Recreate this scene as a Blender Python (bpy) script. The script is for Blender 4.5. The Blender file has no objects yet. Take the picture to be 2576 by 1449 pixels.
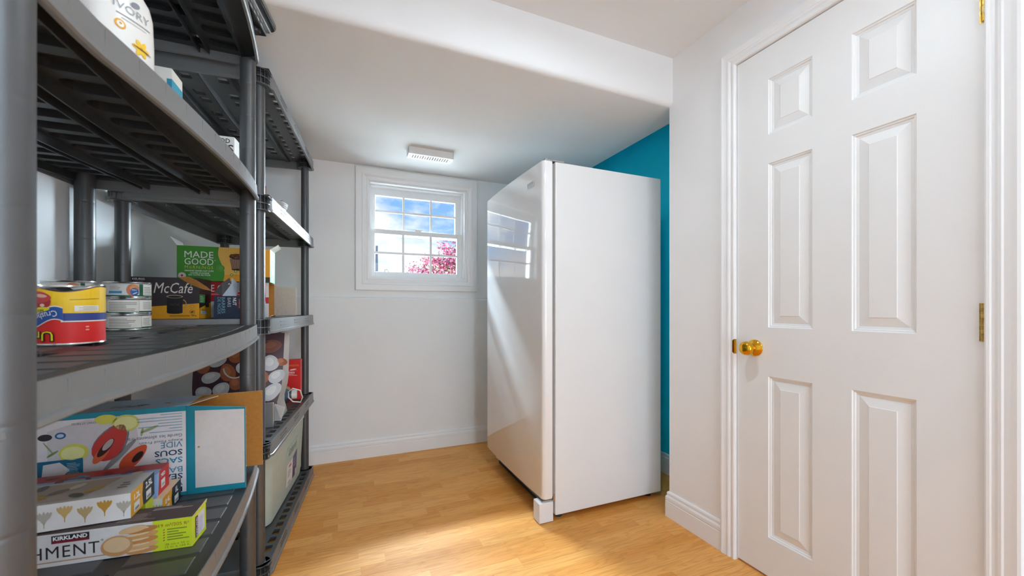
import bpy, bmesh, math, random
from mathutils import Vector, Matrix
random.seed(7)
R = math.radians
SC = bpy.context.scene
COL = SC.collection

# ------------------------------------------------------------------ camera
cam = bpy.data.cameras.new('camera'); cam_o = bpy.data.objects.new('camera', cam); COL.objects.link(cam_o)
cam.sensor_width = 36.0; cam.lens = 14.0; cam.clip_start = 0.01
cam.shift_y = 52.0 / 2576.0
cam_o.location = (0, 0, 1.042); cam_o.rotation_euler = (R(90), 0, R(-22.96))
cam.dof.use_dof = True; cam.dof.focus_distance = 2.0; cam.dof.aperture_fstop = 4.5
SC.camera = cam_o
SC.view_settings.view_transform = 'Standard'; SC.view_settings.look = 'None'
SC.view_settings.gamma = 1.0; SC.view_settings.use_curve_mapping = False
SC.view_settings.exposure = 0.36
SC.cycles.max_bounces = 16; SC.cycles.diffuse_bounces = 10; SC.cycles.glossy_bounces = 5

# ------------------------------------------------------------------ sky
W = bpy.data.worlds.new('sky'); SC.world = W; W.use_nodes = True
nt = W.node_tree; nt.nodes.clear()
n_out = nt.nodes.new('ShaderNodeOutputWorld'); n_bg = nt.nodes.new('ShaderNodeBackground')
n_tc = nt.nodes.new('ShaderNodeTexCoord'); n_sep = nt.nodes.new('ShaderNodeSeparateXYZ')
n_grad = nt.nodes.new('ShaderNodeValToRGB')
n_grad.color_ramp.elements[0].position = 0.02; n_grad.color_ramp.elements[0].color = (0.42, 0.66, 0.92, 1)
n_grad.color_ramp.elements[1].position = 0.40; n_grad.color_ramp.elements[1].color = (0.075, 0.28, 0.80, 1)
n_map = nt.nodes.new('ShaderNodeMapping'); n_map.inputs['Scale'].default_value = (1.0, 1.0, 2.2)
n_noise = nt.nodes.new('ShaderNodeTexNoise'); n_noise.inputs['Scale'].default_value = 3.4
n_noise.inputs['Detail'].default_value = 7; n_noise.inputs['Roughness'].default_value = 0.6
n_cl = nt.nodes.new('ShaderNodeValToRGB')
n_cl.color_ramp.elements[0].position = 0.50; n_cl.color_ramp.elements[1].position = 0.66
n_hz = nt.nodes.new('ShaderNodeMapRange'); n_hz.inputs[1].default_value = 0.10; n_hz.inputs[2].default_value = 0.25
n_hz.inputs[3].default_value = 0.14; n_hz.inputs[4].default_value = 0.0
n_add = nt.nodes.new('ShaderNodeMath'); n_add.operation = 'ADD'
n_mix = nt.nodes.new('ShaderNodeMix'); n_mix.data_type = 'RGBA'; n_mix.inputs[7].default_value = (1.0, 1.0, 1.02, 1)
L = nt.links.new
L(n_tc.outputs['Generated'], n_sep.inputs[0]); L(n_sep.outputs[2], n_grad.inputs[0]); L(n_sep.outputs[2], n_hz.inputs[0])
L(n_tc.outputs['Generated'], n_map.inputs[0]); L(n_map.outputs[0], n_noise.inputs['Vector'])
L(n_noise.outputs[0], n_add.inputs[0]); L(n_hz.outputs[0], n_add.inputs[1]); L(n_add.outputs[0], n_cl.inputs[0])
L(n_cl.outputs[0], n_mix.inputs[0]); L(n_grad.outputs[0], n_mix.inputs[6]); L(n_mix.outputs[2], n_bg.inputs[0])
n_bg.inputs[1].default_value = 1.02; L(n_bg.outputs[0], n_out.inputs[0])

# ------------------------------------------------------------------ sun and daylight
sun = bpy.data.lights.new('sun', 'SUN'); sun.energy = 0.6; sun.angle = R(0.6); sun.color = (1.0, 0.96, 0.9)
sun_o = bpy.data.objects.new('sun', sun); COL.objects.link(sun_o); sun_o.rotation_euler = (R(48), 0, R(-25))
for nm, w_, h_, pw, loc, aim in (('daylight_high', 7.0, 3.0, 25000.0, (-0.2, 4.3, 4.75), (-0.2, 1.0, 2.8)), ('daylight_side', 2.8, 2.4, 3600.0, (3.5, 5.0, 2.4), (0.52, 2.0, 1.6))):
    day = bpy.data.lights.new(nm, 'AREA'); day.shape = 'RECTANGLE'; day.size = w_; day.size_y = h_
    day.energy = pw; day.color = (0.70, 0.87, 1.0)
    day_o = bpy.data.objects.new(nm, day); COL.objects.link(day_o); day_o.location = loc
    day_o.rotation_euler = (Vector(aim) - Vector(loc)).to_track_quat('-Z', 'Y').to_euler()
rear_fill = bpy.data.lights.new('rear_fill_light', 'AREA'); rear_fill.shape = 'RECTANGLE'; rear_fill.size = 1.2; rear_fill.size_y = 1.9   # added fill panel behind the camera, shining in through the rear opening
rear_fill.energy = 26.0; rear_fill.color = (0.72, 0.88, 1.0)
rear_fill_o = bpy.data.objects.new('rear_fill_light', rear_fill); COL.objects.link(rear_fill_o); rear_fill_o.location = (0.85, -2.35, 1.02); rear_fill_o.rotation_euler = (R(90), 0, 0)
LAMP1 = 135.0     # emission strength of the recessed downlight near the door
FILL_LAMP = 66.0      # and of the added fill lamp behind the camera

# ------------------------------------------------------------------ materials
def lin(c):
    return tuple((x / 12.92 if x <= 0.04045 else ((x + 0.055) / 1.055) ** 2.4) for x in c)
def hx(s):
    s = s.lstrip('#'); return lin(tuple(int(s[i:i + 2], 16) / 255 for i in (0, 2, 4)))
MATS = {}
def mat(name, color, rough=0.5, metal=0.0, spec=0.5, var=0.04, vscale=30.0, bump=0.0, bscale=200.0, trans=0.0, coat=0.0, ior=None, emit=0.0):
    """procedural material: base colour with a little noise variation, optional noise bump"""
    if name in MATS: return MATS[name]
    c = hx(color) if isinstance(color, str) else color
    m = bpy.data.materials.new(name); m.use_nodes = True; t = m.node_tree; b = t.nodes['Principled BSDF']
    b.inputs['Roughness'].default_value = rough; b.inputs['Metallic'].default_value = metal
    b.inputs['Specular IOR Level'].default_value = spec
    b.inputs['Transmission Weight'].default_value = trans
    if coat: b.inputs['Coat Weight'].default_value = coat; b.inputs['Coat Roughness'].default_value = 0.04
    if ior: b.inputs['IOR'].default_value = ior
    b.inputs['Base Color'].default_value = (*c, 1)
    if emit:
        b.inputs['Emission Color'].default_value = (*c, 1); b.inputs['Emission Strength'].default_value = emit
    tc = t.nodes.new('ShaderNodeTexCoord')
    if var:
        n = t.nodes.new('ShaderNodeTexNoise'); n.inputs['Scale'].default_value = vscale; n.inputs['Detail'].default_value = 3
        r = t.nodes.new('ShaderNodeValToRGB')
        r.color_ramp.elements[0].position = 0.3; r.color_ramp.elements[1].position = 0.7
        r.color_ramp.elements[0].color = (*[x * (1 - var) for x in c], 1)
        r.color_ramp.elements[1].color = (*[min(1, x * (1 + var)) for x in c], 1)
        t.links.new(tc.outputs['Object'], n.inputs['Vector']); t.links.new(n.outputs[0], r.inputs[0]); t.links.new(r.outputs[0], b.inputs['Base Color'])
    if bump:
        n2 = t.nodes.new('ShaderNodeTexNoise'); n2.inputs['Scale'].default_value = bscale; n2.inputs['Detail'].default_value = 2
        bp = t.nodes.new('ShaderNodeBump'); bp.inputs['Strength'].default_value = bump; bp.inputs['Distance'].default_value = 0.002
        t.links.new(tc.outputs['Object'], n2.inputs['Vector']); t.links.new(n2.outputs[0], bp.inputs['Height']); t.links.new(bp.outputs[0], b.inputs['Normal'])
    MATS[name] = m; return m
def ink(color):                       # flat print on packaging
    return mat('ink_' + color.lstrip('#'), color, 0.45, var=0.03, vscale=60)

M_wall = mat('wall_paint', (0.87, 0.875, 0.88), 0.75, var=0.012, vscale=4, bump=0.12, bscale=260)
M_ceil = mat('ceiling_paint', (0.80, 0.805, 0.81), 0.85, var=0.012, vscale=4, bump=0.2, bscale=320)
M_teal = mat('teal_paint', (0.0, 0.72, 0.95), 0.7, var=0.02, vscale=4, bump=0.1, bscale=260)
M_trim = mat('trim_paint', (0.88, 0.88, 0.885), 0.35, var=0.01, vscale=5)
M_door = mat('door_paint', (0.84, 0.84, 0.835), 0.4, var=0.012, vscale=6, bump=0.08, bscale=180)
M_vinyl = mat('window_vinyl', (0.80, 0.80, 0.80), 0.35, var=0.01)
M_brass = mat('polished_brass', hx('#e0a92e'), 0.12, 1.0, var=0.05)
M_brassworn = mat('painted_brass', hx('#b99a55'), 0.4, 0.7, var=0.35, vscale=90)
M_black = mat('black_plastic', (0.020, 0.021, 0.023), 0.42, spec=0.6, var=0.08, bump=0.1, bscale=500)
M_grey = mat('charcoal_plastic', (0.050, 0.051, 0.053), 0.40, spec=1.0, var=0.06, bump=0.08, bscale=500)
M_rim_sheen = mat('rim_plastic_sheen', (0.165, 0.166, 0.168), 0.36, spec=1.0, var=0.05, bump=0.06, bscale=500)  # charcoal plastic made lighter: the rims' reflected sheen put into the colour
M_enamel = mat('white_enamel', (0.77, 0.77, 0.77), 0.28, spec=0.5, var=0.01, vscale=5, bump=0.10, bscale=420)
M_gloss = mat('gloss_enamel', (0.86, 0.86, 0.865), 0.05, spec=0.5, var=0.01, vscale=5, coat=0.55, bump=0.10, bscale=9)
M_gasket = mat('gasket_grey', hx('#8e8a86'), 0.7)
M_dark = mat('dark_recess', (0.012, 0.012, 0.012), 0.8)
M_steel = mat('steel', (0.55, 0.55, 0.55), 0.25, 1.0)
M_tin = mat('tin_plate', (0.62, 0.62, 0.60), 0.22, 1.0, var=0.06)
M_card = mat('brown_card', hx('#b07a35'), 0.85, var=0.08, vscale=80)
M_cardgrey = mat('grey_card', hx('#b5aca4'), 0.85, var=0.05, vscale=80)
M_white = mat('white_card', hx('#e6e3e0'), 0.5)

def glass_mat():
    m = bpy.data.materials.new('window_glass'); m.use_nodes = True; t = m.node_tree; t.nodes.clear()
    o = t.nodes.new('ShaderNodeOutputMaterial'); g = t.nodes.new('ShaderNodeBsdfGlossy'); tr = t.nodes.new('ShaderNodeBsdfTransparent')
    f = t.nodes.new('ShaderNodeFresnel'); f.inputs[0].default_value = 1.3; mx = t.nodes.new('ShaderNodeMixShader'); g.inputs['Roughness'].default_value = 0.0
    n = t.nodes.new('ShaderNodeTexNoise'); n.inputs['Scale'].default_value = 2.0
    r = t.nodes.new('ShaderNodeValToRGB'); r.color_ramp.elements[0].color = (0.97, 0.98, 0.98, 1); r.color_ramp.elements[1].color = (1, 1, 1, 1)
    t.links.new(n.outputs[0], r.inputs[0]); t.links.new(r.outputs[0], tr.inputs[0])
    t.links.new(f.outputs[0], mx.inputs[0]); t.links.new(tr.outputs[0], mx.inputs[1]); t.links.new(g.outputs[0], mx.inputs[2]); t.links.new(mx.outputs[0], o.inputs[0])
    return m
M_glass = glass_mat()

def wood_mat():
    m = bpy.data.materials.new('laminate_strip'); m.use_nodes = True; t = m.node_tree; b = t.nodes['Principled BSDF']
    N = t.nodes.new; K = t.links.new
    g = N('ShaderNodeNewGeometry'); oi = N('ShaderNodeObjectInfo')
    mul = N('ShaderNodeVectorMath'); mul.operation = 'SCALE'; mul.inputs[0].default_value = (13.0, 7.0, 3.0); K(oi.outputs['Random'], mul.inputs['Scale'])
    add = N('ShaderNodeVectorMath'); add.operation = 'ADD'; K(g.outputs['Position'], add.inputs[0]); K(mul.outputs[0], add.inputs[1])
    mp = N('ShaderNodeMapping'); mp.inputs['Scale'].default_value = (1.3, 9.0, 1.0); K(add.outputs[0], mp.inputs[0])
    n1 = N('ShaderNodeTexNoise'); n1.inputs['Scale'].default_value = 1.6; n1.inputs['Detail'].default_value = 2; K(mp.outputs[0], n1.inputs['Vector'])
    fr = N('ShaderNodeMath'); fr.operation = 'MULTIPLY'; fr.inputs[1].default_value = 11.0; K(n1.outputs[0], fr.inputs[0])
    sn = N('ShaderNodeMath'); sn.operation = 'SINE'; m3 = N('ShaderNodeMath'); m3.operation = 'MULTIPLY'; m3.inputs[1].default_value = 6.28; K(fr.outputs[0], m3.inputs[0]); K(m3.outputs[0], sn.inputs[0])
    rr = N('ShaderNodeMapRange'); rr.inputs[1].default_value = -1; rr.inputs[2].default_value = 1; K(sn.outputs[0], rr.inputs[0])
    pw = N('ShaderNodeMath'); pw.operation = 'POWER'; pw.inputs[1].default_value = 3.0; K(rr.outputs[0], pw.inputs[0])
    mp2 = N('ShaderNodeMapping'); mp2.inputs['Scale'].default_value = (6.0, 190.0, 1.0); K(add.outputs[0], mp2.inputs[0])
    n2 = N('ShaderNodeTexNoise'); n2.inputs['Scale'].default_value = 1.0; n2.inputs['Detail'].default_value = 3; K(mp2.outputs[0], n2.inputs['Vector'])
    tone = N('ShaderNodeValToRGB'); tone.color_ramp.elements[0].color = (*hx('#dd9644'), 1); tone.color_ramp.elements[1].color = (*hx('#edae60'), 1); K(oi.outputs['Random'], tone.inputs[0])
    x1 = N('ShaderNodeMix'); x1.data_type = 'RGBA'; x1.blend_type = 'MULTIPLY'; x1.inputs[7].default_value = (0.84, 0.77, 0.68, 1); K(tone.outputs[0], x1.inputs[6])
    sc = N('ShaderNodeMath'); sc.operation = 'MULTIPLY'; sc.inputs[1].default_value = 0.62; K(pw.outputs[0], sc.inputs[0]); K(sc.outputs[0], x1.inputs[0])
    x2 = N('ShaderNodeMix'); x2.data_type = 'RGBA'; x2.blend_type = 'MULTIPLY'; x2.inputs[7].default_value = (0.74, 0.66, 0.55, 1); K(x1.outputs[2], x2.inputs[6])
    r2 = N('ShaderNodeMapRange'); r2.inputs[1].default_value = 0.42; r2.inputs[2].default_value = 0.75; r2.inputs[4].default_value = 0.65; K(n2.outputs[0], r2.inputs[0]); K(r2.outputs[0], x2.inputs[0])
    K(x2.outputs[2], b.inputs['Base Color']); b.inputs['Roughness'].default_value = 0.45; b.inputs['Specular IOR Level'].default_value = 0.3
    return m
M_wood = wood_mat()

# ------------------------------------------------------------------ mesh helpers
class MB:
    def __init__(s): s.v = []; s.f = []; s.m = []; s.mats = []
    def mi(s, m):
        if m not in s.mats: s.mats.append(m)
        return s.mats.index(m)
    def add(s, vs, fs, m):
        k = len(s.v); i = s.mi(m); s.v += [tuple(p) for p in vs]
        for f in fs: s.f.append(tuple(a + k for a in f)); s.m.append(i)
    def box(s, a, b, m, faces=None):
        x0, y0, z0 = a; x1, y1, z1 = b
        vs = [(x0, y0, z0), (x1, y0, z0), (x1, y1, z0), (x0, y1, z0), (x0, y0, z1), (x1, y0, z1), (x1, y1, z1), (x0, y1, z1)]
        fs = [(0, 3, 2, 1), (4, 5, 6, 7), (0, 1, 5, 4), (2, 3, 7, 6), (1, 2, 6, 5), (3, 0, 4, 7)]
        if isinstance(m, dict):
            for k, f in zip(('bottom', 'top', 'front', 'back', 'right', 'left'), fs): s.add([vs[i] for i in f], [(0, 1, 2, 3)], m.get(k, m['all']))
        else: s.add(vs, fs, m)
    def quad(s, p, m): s.add(p, [tuple(range(len(p)))], m)
    def prism(s, loop, n, m):
        """solid from a planar 3-D loop pushed along vector n"""
        k = len(loop); n = Vector(n); top = [Vector(p) + n for p in loop]
        s.add(list(loop) + top, [tuple(range(k))[::-1], tuple(range(k, 2 * k))] + [(i, (i + 1) % k, k + (i + 1) % k, k + i) for i in range(k)], m)
    def lathe(s, prof, c, m, axis='z', n=28, hook=None, cap=True):
        """prof = [(radius, height)] about axis through c"""
        k = len(s.v); rows = len(prof); vs = []
        for r, h in prof:
            for j in range(n):
                a = 2 * math.pi * j / n; p = [r * math.cos(a), r * math.sin(a), h]
                if hook: p = list(hook(p, a))
                if axis == 'x': p = [p[2], p[0], p[1]]
                elif axis == 'y': p = [p[1], p[2], p[0]]
                vs.append((c[0] + p[0], c[1] + p[1], c[2] + p[2]))
        fs = []
        for i in range(rows - 1):
            for j in range(n): fs.append((i * n + j, i * n + (j + 1) % n, (i + 1) * n + (j + 1) % n, (i + 1) * n + j))
        if cap: fs.append(tuple(range(n))[::-1]); fs.append(tuple((rows - 1) * n + j for j in range(n)))
        s.add(vs, fs, m)
    def tube(s, pts, r, m, n=8, closed=False):
        pts = [Vector(p) for p in pts]; rings = []; q = len(pts)
        for i, p in enumerate(pts):
            if closed: d = pts[(i + 1) % q] - pts[i - 1]
            else: d = pts[min(i + 1, q - 1)] - pts[max(i - 1, 0)]
            d.normalize(); u = d.cross(Vector((0, 0, 1)))
            if u.length < 1e-3: u = d.cross(Vector((1, 0, 0)))
            u.normalize(); w = d.cross(u); rr = r[i] if isinstance(r, (list, tuple)) else r
            rings.append([p + (u * math.cos(2 * math.pi * j / n) + w * math.sin(2 * math.pi * j / n)) * rr for j in range(n)])
        vs = [x for rg in rings for x in rg]; fs = []
        for i in range(q if closed else q - 1):
            a = i * n; b = ((i + 1) % q) * n
            for j in range(n): fs.append((a + j, a + (j + 1) % n, b + (j + 1) % n, b + j))
        if not closed: fs += [tuple(range(n))[::-1], tuple((q - 1) * n + j for j in range(n))]
        s.add(vs, fs, m)
    def build(s, name, parent=None, smooth=False, bevel=0.0, loc=None, rot=None):
        me = bpy.data.meshes.new(name); me.from_pydata(s.v, [], s.f)
        for m in s.mats: me.materials.append(m)
        for p, i in zip(me.polygons, s.m): p.material_index = i
        bm = bmesh.new(); bm.from_mesh(me); bmesh.ops.recalc_face_normals(bm, faces=bm.faces); bm.to_mesh(me); bm.free()
        me.update()
        if smooth:
            for p in me.polygons: p.use_smooth = True
            if hasattr(me, 'set_sharp_from_angle'): me.set_sharp_from_angle(angle=R(35))
        o = bpy.data.objects.new(name, me); COL.objects.link(o)
        if parent: o.parent = parent
        if loc: o.location = loc
        if rot: o.rotation_euler = rot
        if bevel:
            b = o.modifiers.new('bevel', 'BEVEL'); b.width = bevel; b.segments = 2; b.limit_method = 'ANGLE'; b.angle_limit = R(40)
        return o
def tag(o, label=None, cat=None, group=None, kind=None):
    if label: o['label'] = label
    if cat: o['category'] = cat
    if group: o['group'] = group
    if kind: o['kind'] = kind
    return o
def empty(name, loc, rz=0.0, tilt=0.0):
    o = bpy.data.objects.new(name, None); o.empty_display_size = 0.05; COL.objects.link(o)
    o.location = loc; o.rotation_euler = (tilt, 0, rz); return o

# text outlines as 2-D meshes
TXT = {}
def text2d(s, bold=0.0, shear=0.0, space=1.0):
    key = (s, bold, shear, space)
    if key in TXT: return TXT[key]
    cu = bpy.data.curves.new('t', 'FONT'); cu.body = s; cu.size = 1.0; cu.resolution_u = 2; cu.offset = bold; cu.shear = shear; cu.space_character = space
    ob = bpy.data.objects.new('t', cu); me = bpy.data.meshes.new_from_object(ob)
    vs = [(v.co.x, v.co.y) for v in me.vertices]; fs = [tuple(p.vertices) for p in me.polygons]
    bpy.data.objects.remove(ob); bpy.data.meshes.remove(me); bpy.data.curves.remove(cu)
    x0 = min(v[0] for v in vs); x1 = max(v[0] for v in vs); y0 = min(v[1] for v in vs); y1 = max(v[1] for v in vs)
    TXT[key] = ([(x - x0, y - y0) for x, y in vs], fs, x1 - x0, y1 - y0); return TXT[key]
BODY = {}          # thing -> the part that carries its print
class Print:
    """flat print laid on a surface given by a map (s, t, lift) -> point"""
    def __init__(s, fn): s.fn = fn; s.art = MB(); s.lets = []
    def _put(s, mb, pts, fs, color, layer):
        e = 0.00035 * layer; mb.add([s.fn(a, b, e) for a, b in pts], fs, ink(color))
    def rect(s, a, b, c, d, color, layer=1, n=6, m=1):
        pts = [(a + (c - a) * i / n, b + (d - b) * j / m) for j in range(m + 1) for i in range(n + 1)]
        s._put(s.art, pts, [(j * (n + 1) + i, j * (n + 1) + i + 1, (j + 1) * (n + 1) + i + 1, (j + 1) * (n + 1) + i) for j in range(m) for i in range(n)], color, layer)
    def poly(s, pts, color, layer=1): s._put(s.art, pts, [tuple(range(len(pts)))], color, layer)
    def ell(s, cx, cy, rx, ry, color, layer=1, rot=0.0, n=20, egg=0.0):
        pts = [(cx, cy)]; fs = []
        for k in (0.5, 1.0):
            for j in range(n):
                a = 2 * math.pi * j / n; x = rx * k * math.cos(a); y = ry * k * math.sin(a) * (1 - egg * math.cos(a))
                pts.append((cx + x * math.cos(rot) - y * math.sin(rot), cy + x * math.sin(rot) + y * math.cos(rot)))
        for j in range(n):
            q = (j + 1) % n; fs.append((0, 1 + j, 1 + q)); fs.append((1 + j, 1 + n + j, 1 + n + q, 1 + q))
        s._put(s.art, pts, fs, color, layer)
    def text(s, x, y, st, h, color, w=None, rot=0.0, align='l', layer=2, bold=0.0, shear=0.0, space=1.0):
        vs, fs, tw, th = text2d(st, bold, shear, space)
        ky = h / th; kx = (w / tw) if w else ky
        ox = {'l': 0, 'c': -tw * kx / 2, 'r': -tw * kx}[align]; c, q = math.cos(rot), math.sin(rot)
        pts = [(x + (a * kx + ox) * c - b * ky * q, y + (a * kx + ox) * q + b * ky * c) for a, b in vs]
        b = MB(); s.lets.append(b); s._put(b, pts, fs, color, layer)
    def lines(s, x, y, w, h, n, color, layer=2, seed=1):
        """fine print, too small to read"""
        rnd = random.Random(seed)
        for i in range(n):
            yy = y + h * (n - 1 - i) / n; ww = w * rnd.uniform(0.6, 1.0)
            s.rect(x, yy, x + ww, yy + h / n * 0.38, color, layer, n=max(2, int(ww / 0.005)))
    def build(s, parent, art='printed_artwork', let='lettering'):
        parent = BODY.get(parent.name, parent)
        if s.art.f: s.art.build(art, parent)
        for b in s.lets: b.build(let, parent)
def face(kind, w, d, h):
    """map for a face of a box centred on x, y with its base at z = 0"""
    if kind == 'front': return lambda a, b, e: (a - w / 2, -d / 2 - e, b)
    if kind == 'right': return lambda a, b, e: (w / 2 + e, a - d / 2, b)
    if kind == 'top': return lambda a, b, e: (a - w / 2, b - d / 2, h + e)
    if kind == 'back': return lambda a, b, e: (w / 2 - a, d / 2 + e, b)

# ------------------------------------------------------------------ the room
XL, XR, YB, YF = -0.79, 1.507, 2.97, -1.9        # left wall, door wall, window wall, wall behind the camera
XT = 1.885                                        # teal wall of the alcove
ZC, ZL = 2.284, 2.05                              # ceiling and dropped ceiling
YS = 1.51                                         # face of the bulkhead
YE = 1.532                                        # end of the door wall
WX0, WX1, WZ0, WZ1 = 0.163, 0.880, 1.258, 1.953   # window opening
DY0, DY1, DZ1 = 0.463, 1.162, 2.056               # door opening in the right wall
LEDGE = 1.125

fl = MB(); fl.box((XL - 0.1, YF - 0.1, -0.06), (XT + 0.1, YB + 0.2, -0.0085), M_dark)
floor = tag(fl.build('floor'), kind='structure')
rw = 0.0635; y = 0.70; row = 0
rnd = random.Random(3)
def strips(y0, y1, x0, x1):
    out = []; x = x0 - rnd.uniform(0, 0.4)
    while x < x1:
        ln = rnd.choice((0.31, 0.42, 0.5, 0.36)); a = max(x, x0); b = min(x + ln, x1)
        if b - a > 0.02: out.append((a, b))
        x += ln
    return out
while y < YB - 0.001:
    y1 = min(y + rw, YB)
    for a, b in strips(y, y1, XL, XT):
        mb = MB(); w = b - a; hgt = 0.0085
        c = 0.0004
        mb.add([(c, c, hgt), (w - c, c, hgt), (w - c, y1 - y - c, hgt), (c, y1 - y - c, hgt), (0, 0, hgt - c), (w, 0, hgt - c), (w, y1 - y, hgt - c), (0, y1 - y, hgt - c),
                (0, 0, 0), (w, 0, 0), (w, y1 - y, 0), (0, y1 - y, 0)],
               [(0, 1, 2, 3), (4, 5, 1, 0), (5, 6, 2, 1), (6, 7, 3, 2), (7, 4, 0, 3), (8, 9, 5, 4), (9, 10, 6, 5), (10, 11, 7, 6), (11, 8, 4, 7)], M_wood)
        mb.build('plank', floor, loc=(a, y, -0.0085))
    y = y1
mb = MB(); y = YF
while y < 0.699:
    y1 = min(y + rw, 0.70)
    for a, b in strips(y, y1, XL, XR): mb.box((a + .0003, y + .0003, -0.0085), (b - .0003, y1 - .0003, 0), M_wood)
    y = y1
tag(mb.build('plank_field', floor), kind='stuff')

# window wall: upper part set back slightly above the ledge, opening for the window
mb = MB(); T = 3.17
for (a, b, c, d) in ((XL, WX0, LEDGE, ZL + 0.3), (WX1, XT, LEDGE, ZL + 0.3), (WX0, WX1, LEDGE, WZ0), (WX0, WX1, WZ1, ZL + 0.3)):
    mb.box((a, YB + 0.020, c), (b, T, d), M_wall)
# lower wall proud of it, with a rounded top edge
loop = [(XL, YB, -0.01), (XL, YB, LEDGE - 0.016)] + [(XL, YB + 0.016 - 0.016 * math.cos(R(a)), LEDGE - 0.016 + 0.016 * math.sin(R(a))) for a in (22, 45, 68, 90)] + [(XL, T, LEDGE), (XL, T, -0.01)]
mb.prism(loop, (XT - XL, 0, 0), M_wall)
tag(mb.build('wall_back'), kind='structure')
mb = MB(); mb.box((XL - 0.1, YF, -0.01), (XL, T, ZC + 0.05), M_wall); tag(mb.build('wall_left'), kind='structure')
mb = MB()
for (a, b, c, d) in ((XL - 0.1, 0.20, -0.01, ZC + 0.05), (1.50, XR + 0.12, -0.01, ZC + 0.05), (0.20, 1.50, 2.05, ZC + 0.05)): mb.box((a, YF - 0.1, c), (b, YF, d), M_wall)  # opening added to let the rear fill panel shine in
tag(mb.build('wall_front'), kind='structure')
mb = MB()
for (a, b, c, d) in ((YF, DY0 - 0.02, -0.01, ZC + 0.02), (DY1 + 0.02, YE, -0.01, ZC + 0.02), (DY0 - 0.02, DY1 + 0.02, DZ1 + 0.02, ZC + 0.02)):
    mb.box((XR, a, c), (XR + 0.115, b, d), M_wall)
tag(mb.build('wall_right'), kind='structure')
mb = MB(); mb.box((XR + 0.115, YE - 0.1, -0.01), (XT + 0.1, YE, ZC + 0.05), M_wall); tag(mb.build('wall_alcove'), kind='structure')
mb = MB(); mb.box((XT, YE, -0.01), (XT + 0.1, T, ZC + 0.05), M_teal); tag(mb.build('wall_teal'), kind='structure')
mb = MB(); mb.box((XL - 0.1, YF - 0.1, ZC), (XT + 0.1, T, ZC + 0.06), M_ceil); tag(mb.build('ceiling'), kind='structure')
# dropped ceiling with a rounded lower edge towards the room
mb = MB(); rr = 0.028
loop = [(XL, YS, ZC + 0.01), (XL, YS, ZL + rr)] + [(XL, YS + rr - rr * math.cos(R(a)), ZL + rr - rr * math.sin(R(a))) for a in (15, 30, 45, 60, 75, 90)] + [(XL, T, ZL), (XL, T, ZC + 0.01)]
mb.prism(loop, (1.635 - XL, 0, 0), M_ceil)
tag(mb.build('ceiling_dropped', smooth=True), kind='structure')

# baseboards: moulded profile (out from wall, height)
BB = [(0, 0), (0.014, 0), (0.014, 0.078), (0.0125, 0.080), (0.0125, 0.082), (0.014, 0.085), (0.0135, 0.098), (0.011, 0.104), (0.0085, 0.106), (0.0085, 0.110), (0.009, 0.118), (0.006, 0.1245), (0, 0.126)]
def baseboard(name, p, q, n, ext0=0, ext1=0):
    p = Vector((*p, 0)); q = Vector((*q, 0)); n = Vector((*n, 0)); d = (q - p).normalized(); mb = MB(); k = len(BB)
    vs = [p + n * o - d * (o * ext0) + Vector((0, 0, z)) for o, z in BB] + [q + n * o + d * (o * ext1) + Vector((0, 0, z)) for o, z in BB]
    mb.add(vs, [(i, i + 1, k + i + 1, k + i) for i in range(k - 1)] + [tuple(range(k)), tuple(range(k, 2 * k))], M_trim)
    return tag(mb.build(name), kind='structure')
baseboard('baseboard_back', (XL, YB), (XT, YB), (0, -1))
baseboard('baseboard_right', (XR, DY1 + 0.061), (XR, YE), (-1, 0), 0, 1)
baseboard('baseboard_alcove', (XR, YE), (XT, YE), (0, 1), 1, 0)
baseboard('baseboard_teal', (XT, YE), (XT, YB), (-1, 0))
baseboard('baseboard_left', (XL, YF), (XL, YB), (1, 0))

# mouldings: profile (across the width from the inner edge, height off the wall)
def casing_piece(name, corners_in, corners_out, prof, wdt, n, m, parent):
    """one mitred length: corners_in/out = inner and outer points at both ends"""
    mb = MB(); k = len(prof); vs = []
    for ci, co in zip(corners_in, corners_out):
        ci = Vector(ci); co = Vector(co)
        vs += [ci + (co - ci) * (o / wdt) + Vector(n) * t for o, t in prof]
    mb.add(vs, [(i, (i + 1) % k, k + (i + 1) % k, k + i) for i in range(k)] + [tuple(range(k)), tuple(range(k, 2 * k))], m)
    return mb.build(name, parent)
# door casing
CP = [(0, 0), (0, 0.010), (0.004, 0.013), (0.010, 0.013), (0.013, 0.010), (0.018, 0.010), (0.024, 0.0145), (0.030, 0.016), (0.034, 0.0135), (0.046, 0.016), (0.056, 0.019), (0.062, 0.018), (0.062, 0)]
yi0, yi1, zi = DY0, DY1, DZ1; yo0, yo1, zo = DY0 - 0.062, DY1 + 0.062, DZ1 + 0.062
trim = tag(empty('trim_1', (XR, 0.81, 0)), kind='structure')
def rel(p): return (p[0] - XR, p[1] - 0.81, p[2])
for nm, ins, outs in (('casing', [(XR, yi1, 0), (XR, yi1, zi)], [(XR, yo1, 0), (XR, yo1, zo)]),
                      ('casing', [(XR, yi1, zi), (XR, yi0, zi)], [(XR, yo1, zo), (XR, yo0, zo)]),
                      ('casing', [(XR, yi0, zi), (XR, yi0, 0)], [(XR, yo0, zo), (XR, yo0, 0)])):
    casing_piece(nm, [rel(p) for p in ins], [rel(p) for p in outs], CP, 0.062, (-1, 0, 0), M_trim, trim)
mb = MB()   # jambs and stop
for a, b in (((0, DY0 - 0.02, 0), (0.115, DY0, DZ1)), ((0, DY1, 0), (0.115, DY1 + 0.02, DZ1)), ((0, DY0 - 0.02, DZ1), (0.115, DY1 + 0.02, DZ1 + 0.02))):
    mb.box((a[0] + 0.0, a[1] - 0.81, a[2]), (b[0], b[1] - 0.81, b[2]), M_trim)
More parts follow.
